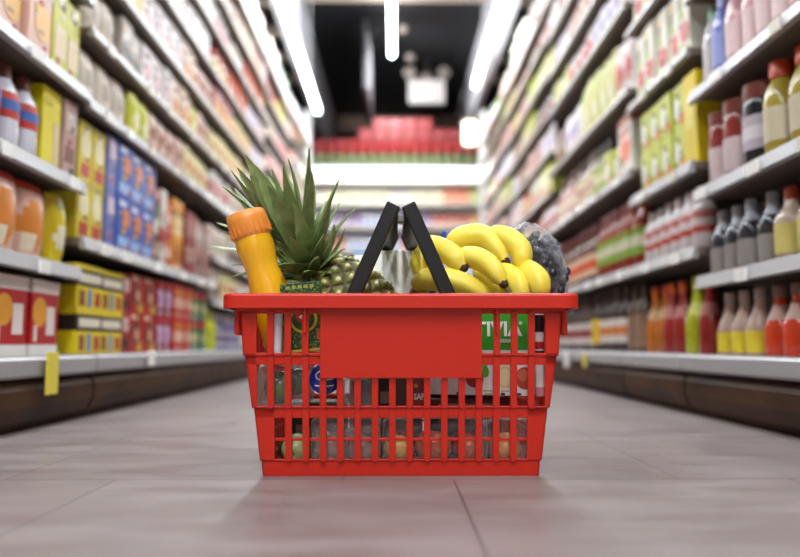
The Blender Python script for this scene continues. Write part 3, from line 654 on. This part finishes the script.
# ------------------------------------------------------------------ groceries
# orange juice
jb = empty('juice_bottle'); tag(jb, 'orange juice bottle with orange cap leaning at the basket\'s left corner', 'bottle')
top = at(245, 213, .966); bot = at(289, 353, .974); ax = (top-bot); H = ax.length; ax.normalize()
jb.matrix_world = Matrix.Translation(bot) @ Vector((0, 0, 1)).rotation_difference(ax).to_matrix().to_4x4()
juice = mat('#f7b818', .14, coat=.6, sss=.3)
MB().lathe([(0, 0), (.027, 0), (.030, .004), (.0305, H*.15), (.0305, H*.3), (.0285, H*.42), (.0245, H*.52), (.0228, H*.58), (.0235, H*.65), (.0262, H*.72), (.0265, H*.77), (.025, H*.82)], juice, 32).obj('bottle_body', jb)
cp = MB(); zc = H*.82; oc = mat('#f2953e', .35); cr = .0285
cp.lathe([(0.025, zc), (cr-.003, zc), (cr-.001, zc+.006), (cr, zc+.024), (cr-.0015, H-.0015), (cr-.004, H), (0, H)], oc, 40)
for k in range(22):
    a = 2*PI*k/22; cp.box(-.0012, .0012, -.001, .0012, zc+.004, zc+.018, oc, M=Matrix.Rotation(a, 4, 'Z') @ Matrix.Translation((cr-.0006, 0, 0)))
cp.obj('cap', jb)
MB().lathe([(.009, H-.0002), (.009, H+.0004)], mat('#e9e4e0', .4), 20).obj('cap_print', jb)

# pineapple
pc = at(352, 312, 1.045); cb = at(312, 276, 1.02)
pdir = (cb-pc).normalized()
pine = empty('pineapple'); tag(pine, 'pineapple with long spiky green crown lying in the basket', 'pineapple')
pine.matrix_world = Matrix.Translation(pc) @ Vector((0, 0, 1)).rotation_difference(pdir).to_matrix().to_4x4()
NL, NV = 168, 130; vs = []; fs = []; cols = []
ra, rb = .086, .066
ca, cb2, cc, cd = hexc('#3e3c14'), hexc('#94953a'), hexc('#4a2e16'), hexc('#dcd2a0')
for j in range(NV+1):
    v = j/NV; ph = PI*(v-.5)
    for i in range(NL):
        th = 2*PI*i/NL
        z = math.sin(ph)*ra*.98; r = (max(0, math.cos(ph))**.62)*rb
        L1 = th/(2*PI)*12+z*42; L2 = th/(2*PI)*12-z*42     # two spiral families
        a, b = L1-math.floor(L1)-.5, L2-math.floor(L2)-.5
        m_ = max(abs(a), abs(b))*2; dome = (1-m_**2.2); tip = max(0, 1-math.hypot(a, b)*5)
        nz_ = noise.noise(Vector((math.cos(th)*3, math.sin(th)*3, z*50)))*.5
        rr = r+(dome*.0050+tip*.0030)*min(1, r/.03)
        vs.append((rr*math.cos(th), rr*math.sin(th), z))
        if tip > .12: c = cd
        else:
            t = max(0, min(1, m_+nz_*.3)); c = [cb2[k]*(1-t)+ca[k]*t for k in range(4)]
            if m_ > .84: c = [x*.35+y*.65 for x, y in zip(c, cc)]
        cols.append(c)
for j in range(NV):
    for i in range(NL): fs.append([j*NL+i, j*NL+(i+1) % NL, (j+1)*NL+(i+1) % NL, (j+1)*NL+i])
pm = MB(); pm.add(vs, fs, vcol('pineapple_skin', 'Col', .5), True); po = pm.obj('fruit_body', pine)
ca_ = po.data.color_attributes.new('Col', 'FLOAT_COLOR', 'POINT')
for k, c in enumerate(cols): ca_.data[k].color = (c[0], c[1], c[2], 1)
# crown: built in world axes, then parented
crown = MB(); crc = []
cro = at(317, 282, 1.02); ctop = at(253, 178, 1.0); cax = (ctop-cro).normalized()
cu_ = cax.cross(Vector((0, -1, 0))).normalized(); cv_ = cax.cross(cu_)
leafm = noisy('pineapple_leaf', '#72864f', '#9aa970', 40, .36, .2, stretch=(1, 1, 1), c3='#c0c6a2')
rl = random.Random(3)
jA, jB = bot.copy(), top.copy()
def blocked(p):
    u = max(0, min(1, (p-jA).dot(jB-jA)/(jB-jA).length_squared)); q_ = jA+(jB-jA)*u
    if (p-q_).length < (.043 if u > .7 else .037): return True
    if p.z < .262 and (p.y < .945 or p.x < -.17): return True
    h_ = 70*.931/700
    return p.y < .950 and -.165 < p.x < -.098 and p.z < .268
def leaf(base, dirv, length, width, curl, side_up):
    nn = 12
    for tr in range(14):
        pts = []; d = dirv.normalized(); p = base.copy(); axis = d.cross(side_up).normalized()
        for i in range(nn+1):
            pts.append((p.copy(), d.copy())); p = p+d*(length/nn); d = (Matrix.Rotation(curl/nn*(.4+1.4*i/nn), 3, axis) @ d)
        if not any(blocked(p) for p, d in pts): break
        dirv = (dirv+cax*.12+Vector((.0, .03, .04))).normalized()
    vs = []; fs = []
    for i, (p, d) in enumerate(pts):
        t = i/nn; w = width*(.75+.6*t if t < .3 else (1-((t-.3)/.7)**1.7)*.93)+.0003
        sd = d.cross(side_up).normalized() if d.cross(side_up).length > .05 else axis
        nr = sd.cross(d).normalized(); jag = (.0009 if i % 2 else 0)
        for q, (ww, dep) in enumerate(((-1, .38), (-.5, .1), (0, 0), (.5, .1), (1, .38))):
            vs.append(p+sd*(ww*(w+jag*abs(ww)))+nr*(dep*w))
        for q in (1, 0, -1): vs.append(p+sd*(q*w*.8)+nr*((.28 if q else -.0)*w)-nr*.0013)
    for i in range(nn):
        for q in range(8): fs.append([i*8+q, i*8+(q+1) % 8, (i+1)*8+(q+1) % 8, (i+1)*8+q])
    crown.add(vs, fs, leafm, True)
GA = 2.39996
NLF = 76
for i in range(NLF):
    t = i/(NLF-1)                       # 0 bottom, 1 heart
    ang = i*GA+.4; out = (cu_*math.cos(ang)+cv_*math.sin(ang))
    base = cro+cax*(.002+.070*t**.9)+out*(.015*(1-t*.75))
    spread = math.radians(78*(1-t)**.75+7)
    d = cax*math.cos(spread)+out*math.sin(spread)
    L_ = (.042+.088*min(1, t*1.5))*(1 if t < .8 else 1-.1*(t-.8)/.2)*rl.uniform(.85, 1.15)
    leaf(base, d, L_, rl.uniform(.0120, .0148)*(.72+.36*min(1, t*2)), rl.uniform(.1, .75)*(1-.7*t)*(-1 if rl.random() < .25 else 1), -cax*.3+out if t < .3 else out)
crown.tube([cro-cax*.02, cro+cax*.07], [.019, .008], leafm, 12)
cwn = crown.obj('crown'); cwn.parent = pine; cwn.matrix_parent_inverse = pine.matrix_world.inverted()

# bananas
banm = noisy('banana_skin', '#ecd234', '#f3e060', 30, .45, spread=(.3, .7))
tipm = mat('#3a2a14', .7); grn = mat('#a8a83a', .5)
def bananas(name, label, specs, stem_pts):
    t = empty(name, specs[0][0][0] if False else at(*stem_pts[0])); tag(t, label, 'bananas', 'banana bunches in the basket')
    for pts, r in specs:
        P_ = catmull([at(*p)-t.location for p in pts], 6); n_ = len(P_); rad = []
        for i in range(n_):
            u = i/(n_-1); rad.append(r*(max(.0, math.sin(PI*(.10+.82*u)))**.42)*(1 if u < .93 else .8))
        rad[-1] = r*.34; rad[0] = r*.4
        b = MB().tube(P_, rad, banm, 20, prof=lambda a: 1+.045*math.cos(5*a)); 
        e = P_[-1]; dd = (P_[-1]-P_[-2]).normalized()
        b.tube([e-dd*.003, e+dd*.002, e+dd*.0045], [r*.42, r*.36, r*.28], tipm, 10)
        b.obj('banana', t)
    MB().tube(catmull([at(*p)-t.location for p in stem_pts], 4), [.008]*0 or .0085, grn, 10).obj('stem', t)
q = .0180
bananas('banana_bunch', 'left yellow banana bunch behind the right black handle arm', [
    ([(428, 244, 1.04), (437, 247, 1.02), (452, 255, 1.0), (464, 268, .985)], q*.95),
    ([(437, 252, 1.085), (425, 254, 1.07), (420, 265, 1.06), (424, 281, 1.05)], q*.9),
    ([(415, 284, 1.03), (433, 279, .995), (462, 284, .985), (492, 300, .98)], q*.98),
    ([(452, 262, 1.03), (470, 257, .995), (488, 264, .968), (504, 284, .950)], q*.9)], [(433, 247, 1.10), (428, 262, 1.10), (432, 283, 1.1)])
bananas('banana_bunch', 'right yellow banana bunch heaped beside the dark berries', [
    ([(449, 251, 1.05), (461, 239, 1.04), (486, 238, 1.03), (506, 262, 1.01)], q*1.0),
    ([(490, 232, 1.04), (508, 238, 1.02), (521, 250, 1.0), (522, 269, .99)], q*.92),
    ([(499, 270, 1.03), (510, 275, .99), (519, 286, .970), (523, 303, .965)], q*.90),
    ([(516, 262, 1.03), (530, 271, .985), (539, 282, .96), (541, 299, .955)], q*.88),
    ([(478, 268, 1.05), (486, 282, 1.02), (496, 292, 1.01), (510, 304, 1.0)], q*.85)], [(450, 252, 1.09), (478, 262, 1.11), (500, 272, 1.1)])

# bags of clear film
filmA = film('clear_film', '#e6e2e2', .94, .1, .6); filmB = film('hazy_film', '#c4bab6', .8, .14, .8); filmC = film('berry_film', '#e4e4ec', .94, .08, .5)
def bag(center, rad, label, m, seed, amp=.12, zmin=None, name='plastic_bag', top_pull=0):
    import bmesh as _b
    bmx = _b.new(); _b.ops.create_icosphere(bmx, subdivisions=5, radius=1); o3 = Vector((seed*3.1, seed*1.7, seed))
    for v in bmx.verts:
        n_ = v.co.normalized(); rg = 1-abs(noise.noise(n_*2.3+o3))*2; rg2 = 1-abs(noise.noise(n_*6+o3))*2
        k = 1+amp*(rg-.5)+amp*.4*(rg2-.5)
        v.co = Vector((n_.x*rad[0]*k, n_.y*rad[1]*k, n_.z*rad[2]*k*(1+top_pull*max(0, n_.z)**4)))
    me = bpy.data.meshes.new(name); bmx.to_mesh(me); bmx.free(); me.materials.append(m)
    for p in me.polygons: p.use_smooth = True
    o = bpy.data.objects.new(name, me); col.objects.link(o); o.location = center; tag(o, label, 'plastic bag'); return o
# dark berries
bc = at(540, 267, 1.06); rb_ = random.Random(9); berrym = [mat('#17131d', .3, coat=.2), mat('#231b2a', .35, coat=.2), mat('#2d2a3a', .45)]
bme = [MB().lathe([(.0, -.0078), (.0045, -.0066), (.0075, -.002), (.0078, .002), (.0055, .0062), (.0022, .0072), (.0018, .0064), (0, .0062)], m, 14).mesh('berry') for m in berrym]
pts = []
tries = 0
while len(pts) < 130 and tries < 20000:
    tries += 1
    u = Vector((rb_.uniform(-1, 1), rb_.uniform(-1, 1), rb_.uniform(-1, 1)))
    if u.length > 1: continue
    p = bc+Vector((u.x*.036-.012*u.z+.001, u.y*.03, u.z*.050))
    if p.z < .252 and p.x-BX > .192: continue
    if all((p-q_).length > .0138 for q_ in pts): pts.append(p)
for p in pts:
    o = bpy.data.objects.new('berry', bme[rb_.randrange(3)]); col.objects.link(o); o.location = p; o.rotation_euler = (rb_.uniform(-1.5, 1.5), rb_.uniform(-1.5, 1.5), 0)
    tag(o, 'small dark berry packed in the clear bag behind the bananas', 'berry', 'dark berries in the clear bag')
bb = bag(bc+Vector((-.004, 0, .004)), (.044, .036, .062), 'clear plastic bag of dark berries standing behind the bananas', filmC, 2.0, .10)
for v in bb.data.vertices:
    x_, z_ = v.co.x-.25*v.co.z, v.co.z
    if bb.location.z+z_ < .244 and bb.location.x+x_-BX > .200: x_ = .200+BX-bb.location.x
    v.co.x = x_

# white printed carton and loaf behind handles
pk = empty('printed_pack', at(398, 290, 1.147), 0)
pk.rotation_euler.x = -.20; tag(pk, 'white printed pack with grey small print standing behind the handle', 'pack')
wp = mat('#fbfaf8', .3); gp = mat('#e0dcd8', .5)
m = MB(); m.box(-.074, .050, -.010, .002, -.048, .066, wp, bev=.002); m.obj('box_body', pk)
m = MB()
for k in range(9): m.box(-.022+k*.0022, -.0212+k*.0022, -.0104, -.0099, .005+(k % 3)*.006, .056-(k % 2)*.008, gp)
for k in range(7): m.box(.008+k*.0048, .0088+k*.0048, -.0104, -.0099, .0, .052-(k % 3)*.01, gp)
m.obj('small_print', pk)
MB().box(-.0745, -.03, -.0106, .0025, .058, .0665, mat('#8fa6cf', .4)).obj('blue_edge', pk)
lf = bag(at(419, 303, 1.100), (.018, .018, .030), 'brown loaf in clear wrap wedged between pineapple and bananas', noisy('crust', '#6b3a22', '#a5694a', 40, .5, .3), 4, .06, name='bread_loaf'); lf['category'] = 'bread'
bl = empty('small_bottle', at(447.5, 252, 1.13)); tag(bl, 'bottle with blue cap poking up behind the left bananas', 'bottle')
MB().lathe([(0, -.12), (.02, -.12), (.02, 0), (.009, .016), (.009, .02)], mat('#d8d8dc', .3), 18).obj('bottle_body', bl); MB().lathe([(.0105, .012), (.0105, .031), (.009, .033)], mat('#2a4a9c', .35), 18).obj('cap', bl)

# green and white yoghurt carton seen through slots
yg = empty('yoghurt_carton', at(533, 396, .944), -.26); tag(yg, 'green and white yoghurt carton upright behind the right side slots', 'carton')
k_ = .942/700; YW, YH = .160, 87*k_; x0, x1 = -YW, 0
def X_(px):       # distance along the carton's front seen at this column
    t_ = (px-395)/700; a_ = .26; u = 0
    for _ in range(20): u = ((yg.location.y+u*math.sin(-a_))*t_-yg.location.x)/math.cos(a_)
    return u
def Z_(py): return at(500, py, .955).z-yg.location.z
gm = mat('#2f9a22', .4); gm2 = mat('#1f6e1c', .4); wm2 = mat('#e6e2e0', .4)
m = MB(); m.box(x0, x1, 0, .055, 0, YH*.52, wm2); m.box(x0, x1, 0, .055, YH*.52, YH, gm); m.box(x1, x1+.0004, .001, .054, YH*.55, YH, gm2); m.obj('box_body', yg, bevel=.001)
text('lettering', 'ACTIVIA', .0275, mat('#f4f4f0', .5), yg, (X_(484), -.0006, YH-.0285), (PI/2, 0, 0), .0007, .98)
text('lettering', 'PRODUCTS', .0058, mat('#f4f4f0', .5), yg, (X_(506), -.0006, YH-.044), (PI/2, 0, 0), .0002)
text('lettering', '®', .006, mat('#f4f4f0', .5), yg, (X_(520.5), -.0006, YH-.020), (PI/2, 0, 0), .0001)
fr = MB()
def disc(m, cx, cz, rx, rz, y, c):
    m.plate([(cx+rx*math.cos(2*PI*k/24), cz+rz*math.sin(2*PI*k/24)) for k in range(24)], y, y+.0006, mat(c, .45))
disc(fr, X_(504), Z_(377), .0115, .0150, -.0005, '#e3c98c'); disc(fr, X_(504), Z_(377), .0085, .0115, -.0008, '#ecdcae')
disc(fr, X_(524), Z_(378), .0125, .0150, -.0005, '#b4402c'); disc(fr, X_(522), Z_(375), .0075, .008, -.0008, '#cf6a4c')
disc(fr, X_(474), Z_(379), .0125, .012, -.0005, '#a42a22'); disc(fr, X_(485), Z_(372), .005, .0075, -.0008, '#5c9c34'); disc(fr, X_(484), Z_(365), .004, .004, -.0006, '#6cac3c')
fr.obj('fruit_picture', yg)
gl = MB()
for a, b, z in ((482, 492, 391), (500, 508, 391), (484, 491, 394)): gl.box(X_(a), X_(b), -.0005, 0, Z_(z)-.0008, Z_(z)+.0008, mat('#8fae7c', .5))
gl.obj('small_print', yg)
nt_ = MB()
for a in (456, 500, 516): nt_.box(X_(a), X_(a+4), -.0006, .0, .0005, .0035, mat('#2a2422', .6))
nt_.obj('cut_out', yg)
# tin at far right
tn = empty('slim_tube', at(540.3, 396, .942)); tag(tn, 'slim tube with white, red and black bands at the basket\'s right end', 'tube')
MB().lathe([(0, 0), (.006, 0), (.006, .11), (.005, .112), (0, .112)], mat('#e0dcdc', .3), 24).obj('tube_body', tn)
for a_, b_, c_ in ((.062, .072, '#b8222a'), (.042, .060, '#1c1a1e'), (.085, .108, '#1c1a1e'), (.0, .012, '#c07a88')): MB().lathe([(.0062, a_), (.0062, b_)], mat(c_, .35), 24).obj('label_band', tn)
# white bottle with orange cap
wb = empty('sauce_bottle', at(275.5, 358, .9285)); tag(wb, 'thin white bottle with orange cap behind the second slot', 'bottle')
MB().lathe([(0, 0), (.0078, 0), (.0084, .002), (.0084, .062), (.007, .066)], mat('#e2e0e6', .3), 20).obj('bottle_body', wb); MB().lathe([(.0085, .060), (.0088, .062), (.0088, .078), (.007, .08), (0, .08)], mat('#e0661c', .35), 20).obj('cap', wb)
# green tea box
gb = empty('tea_box', at(305, 352, .931)); tag(gb, 'dark green box with yellow ring logo behind the left upper slots', 'box')
gb.rotation_euler = (-.04, -.10, 0)
kk = .931/700; dgm = noisy('leaf_print', '#0d2a10', '#23561c', 300, .4, spread=(.44, .54), c3='#93a62a')
m = MB(); m.box(-20*kk, 21*kk, 0, .012, 0, 70*kk, dgm); m.box(-20.3*kk, 21.3*kk, -.0004, .0124, 0, .004, mat('#c89a28', .4)); m.obj('box_body', gb, bevel=.0008)
m = MB(); disc(m, 1*kk, 33*kk, 14*kk, 14*kk, -.0006, '#d8b81e'); disc(m, 1*kk, 33*kk, 11.5*kk, 11.5*kk, -.0010, '#1d4a18'); disc(m, 1*kk, 35*kk, 7.5*kk, 6*kk, -.0014, '#b8241c'); disc(m, 1*kk, 35*kk, 4*kk, 2*kk, -.0018, '#e8dcc0')
disc(m, 17*kk, 16*kk, 4*kk, 6*kk, -.0006, '#d4501c'); m.obj('ring_logo', gb)
m = MB()
for k in range(5): m.box((-14+k*6)*kk, (-10+k*6)*kk, -.0006, 0, 64*kk, 67*kk, mat('#9aa03a', .5))
m.obj('small_print', gb)
# blue round tub
bt = empty('round_tub', at(325, 379, .940)); tag(bt, 'round tub with blue lid and white swirl emblem in the basket', 'tub'); bt.rotation_euler = (PI/2-.12, 0, .05)
MB().lathe([(0, -.04), (.015, -.04), (.0185, -.004), (.0205, 0), (.0205, .003), (.019, .004), (0, .004)], mat('#14267c', .3), 32).obj('lid', bt)
sw = [Vector((.008*math.cos(a)-.004, .006*math.sin(a)+.004, .0045)) for a in [k*.5 for k in range(10)]]+[Vector((.006, -.001, .0045)), Vector((.011, .0, .0045))]
MB().tube(sw, .0009, mat('#e6e8ee', .4), 6).tube([(-.013, -.009, .0045), (.0, -.0105, .0045), (.012, -.0085, .0045)], .0008, mat('#e6e8ee', .4), 6).obj('emblem', bt)
# red coffee pack
rp_ = empty('coffee_pack', at(419, 410, .945)); tag(rp_, 'small dark red packet with gold dot and white letters behind lower middle slots', 'packet')
m = MB(); m.box(-.013, .013, 0, .022, 0, .05, mat('#7c1614', .35), bev=.002); m.obj('packet_body', rp_)
MB().box(-.0131, .0131, -.0005, .0225, .044, .0505, mat('#d8d4d8', .4)).obj('top_band', rp_)
m = MB(); disc(m, -.004, .032, .0028, .003, -.0006, '#d8a02c'); m.obj('emblem', rp_)
text('lettering', 'SAF', .011, mat('#e0d8c8', .5), rp_, (0, -.0008, .0175), (PI/2, 0, 0), .0003, .8)

# fruit and vegetables in bags
def blob(name, x, y, z, r, m, label, cat, group, sq=.9, stemc='#4a3a1c', rot=(0, 0, 0)):
    t = empty(name, (BX+x, BYC+y, z)); t.rotation_euler = rot; tag(t, label, cat, group)
    pr = [(0, -.82*sq*r), (.25*r, -.9*sq*r), (.62*r, -.78*sq*r), (.93*r, -.35*sq*r), (r, .1*sq*r), (.9*r, .55*sq*r), (.6*r, .88*sq*r), (.28*r, .93*sq*r), (.08*r, .8*sq*r), (0, .76*sq*r)]
    pr2 = [(max(0, p.x), p.z) for p in catmull([Vector((a, 0, b)) for a, b in pr], 3)]
    MB().lathe(pr2, m, 28).obj('fruit_skin', t); MB().tube([(0, 0, .74*sq*r), (.001, 0, .97*sq*r)], .0013, mat(stemc, .7), 6).obj('stem', t); return t
appm = noisy('apple_skin', '#a81e18', '#d9793c', 26, .3, stretch=(1, 1, .5), spread=(.4, .7)); appm2 = noisy('peach_skin', '#cf5a38', '#e6b85c', 22, .4)
onm = noisy('onion_skin', '#7a4038', '#b5867a', 30, .35)
FRU = [(-.003, .0208, appm2, 'yellow-red'), (.044, .0245, appm, 'red'), (.0920, .0212, appm, 'red'), (.141, .0220, appm2, 'yellow-pink')]
for k, (x, r, m, c) in enumerate(FRU):
    blob('apple', x, -.080, .0085+r, r, m, '%s apple in a clear bag low in basket, %s from left of front row' % (c, ORD[k+1]), 'apple', 'apples in clear bags', rot=(.4*(k % 3-1), .3, k))
for k, (x, r) in enumerate([(-.002, .0212), (.045, .0215), (.0915, .0212)]):
    blob('apple', x, -.032, .0085+r, r, appm, 'red apple in the back layer of the basket, %s from left' % ORD[k+1], 'apple', 'apples in clear bags', rot=(.3, .2*k, k))
GR = noisy('pepper_skin', '#2c4a16', '#5d7a2c', 14, .25)
for k, (x, y, z, r, lab) in enumerate([(-.164, -.088, .113, .0215, 'green pepper in the clear bag at upper left of basket'), (-.147, -.050, .119, .0185, 'second green pepper in the bag, behind the first one'),
        (-.1415, -.082, .0300, .0205, 'pale green vegetable low in the left of the basket'), (-.155, -.045, .026, .0165, 'dark green vegetable at bottom left corner of the basket')]):
    blob('green_pepper', x, y, z, r, GR if k != 2 else mat('#a8b87c', .4), lab, 'vegetable', 'green vegetables in clear bag', sq=1.0, stemc='#3c5a1c', rot=(.5, .6*k, k))
for k, (x, y, r) in enumerate([(-.095, -.080, .0235), (-.0505, -.080, .0212), (-.070, -.038, .0225)]):
    blob('onion', x, y, .0085+r, r, onm, 'brown onion in hazy bag at lower middle, %s' % ['front left one', 'front right one', 'the one behind'][k], 'onion', 'onions in hazy bag', rot=(.5*k, .2, k))
def box_bag(x0, x1, y0, y1, z0, z1, label, m, seed):
    import bmesh as _b
    bmx = _b.new(); _b.ops.create_icosphere(bmx, subdivisions=5, radius=1); o3 = Vector((seed*3.1, seed*1.7, seed))
    C_ = Vector(((x0+x1)/2, (y0+y1)/2, (z0+z1)/2))
    for v in bmx.verts:
        n_ = v.co.normalized(); rg = 1-abs(noise.noise(n_*2.3+o3))*2; rg2 = 1-abs(noise.noise(n_*7+o3))*2
        k = .955+.05*rg+.03*rg2; f = lambda a: math.copysign(abs(a)**.30, a)
        x = C_.x+f(n_.x)*(x1-x0)/2*k; y = C_.y+f(n_.y)*(y1-y0)/2*k; z = max(z0, min(z1, C_.z+f(n_.z)*(z1-z0)/2*k))
        t_ = 0 if z > .1568 else 1 if z > .0892 else 2
        h_ = hw(z, t_)-.0045; x = max(max(-h_, x0), min(min(h_, x1), x)); y = max(-(h_-.070), y); v.co = Vector((x, y, z))-C_
    me = bpy.data.meshes.new('plastic_bag'); bmx.to_mesh(me); bmx.free(); me.materials.append(m)
    for p in me.polygons: p.use_smooth = True
    o = bpy.data.objects.new('plastic_bag', me); col.objects.link(o); o.location = C_+Vector((BX, BYC, 0)); tag(o, label, 'plastic bag'); return o
box_bag(-.194, -.1225, -.1245, -.022,   .090, .146, 'clear plastic bag round the green peppers in basket', filmA, 5)
box_bag(-.1205, -.0265, -.112, -.016, .0075, .078, 'hazy printed plastic bag round the onions', filmB, 7)
box_bag(-.0258, .1174, -.112, -.004, .0075, .0782, 'clear plastic bag round the red apples in middle', filmA, 8)
box_bag(.1178, .1740, -.112, -.058, .0075, .074, 'clear plastic bag round the yellow-pink apple at right', filmA, 9)
box_bag(-.0800, -.0345, -.112, -.030, .080, .126, 'crumpled hazy plastic bag lying on the onion bag', filmB, 11)
for x0, x1, y0, y1, z0, z1, c, lab in [
    (-.165, -.080, -.015, .05, .0075, .088, '#3a3a22', 'dark olive box at the back left of the basket'), (-.07, .03, .0, .085, .0075, .128, '#4a2a20', 'brown box at the back under the pineapple'),
    (.04, .150, .0, .06, .0075, .15, '#5a3430', 'reddish brown box at the back under the bananas'),
    (.035, .150, -.075, -.012, .0790, .0985, '#5a1614', 'dark red flat box under the yoghurt carton'), (-.032, -.008, -.075, -.035, .0755, .128, '#2c1c14', 'narrow dark box behind the front panel')]:
    m = MB().box(x0, x1, y0, y1, z0, z1, mat(c, .5), bev=.002).box(x0+(x1-x0)*.15, x1-(x1-x0)*.15, y0-.0006, y0+.001, z0+(z1-z0)*.3, z0+(z1-z0)*.6, mat('#8a7a6e', .5)).obj('food_box')
    m.location = (BX, BYC, 0); tag(m, lab, 'box')

# ------------------------------------------------------------------ camera, world, view
cam = bpy.data.cameras.new('camera'); co = bpy.data.objects.new('camera', cam); col.objects.link(co); sc.camera = co
co.location = (0, 0, CAMZ); co.rotation_euler = Matrix((crt, cup, -cfwd)).transposed().to_euler()
cam.sensor_width = 36; cam.lens = F/800*36; cam.clip_start = .02; cam.clip_end = 60
cam.dof.use_dof = True; cam.dof.focus_distance = .97; AP = .0165; cam.dof.aperture_fstop = (cam.lens/1000)/AP
w = bpy.data.worlds.new('w'); sc.world = w; w.use_nodes = True; w.node_tree.nodes['Background'].inputs[0].default_value = (.9, .95, 1, 1); w.node_tree.nodes['Background'].inputs[1].default_value = .3
# general store lighting: ceiling lamps behind the camera and over the neighbouring aisles
for x, y, p in ((0, -1.4, 34), (0, -3.2, 24), (-2.3, 2.5, 25), (2.3, 2.5, 25)):
    t = empty('ceiling_lamp', (x, y, HC-.03)); MB().box(-.15, .15, -.6, .6, 0, .03, house).obj('housing', t); MB().box(-.13, .13, -.58, .58, -.006, 0, tube_m).obj('diffuser', t)
    tag(t, 'flat ceiling lamp out of the picture, %s' % {(0, -1.4): 'just behind the camera', (0, -3.2): 'far behind the camera', (-2.3, 2.5): 'over the next aisle left', (2.3, 2.5): 'over the next aisle right'}[(x, y)], 'ceiling lamp')
    area((x, y, HC-.045), .28, 1.2, p, (1, .96, .9))
vs_ = sc.view_settings; vs_.view_transform = 'Standard'; vs_.look = 'None'; vs_.gamma = 1; vs_.exposure = EXPO if 'EXPO' in globals() else .53
print('OBJECTS', len(sc.objects))
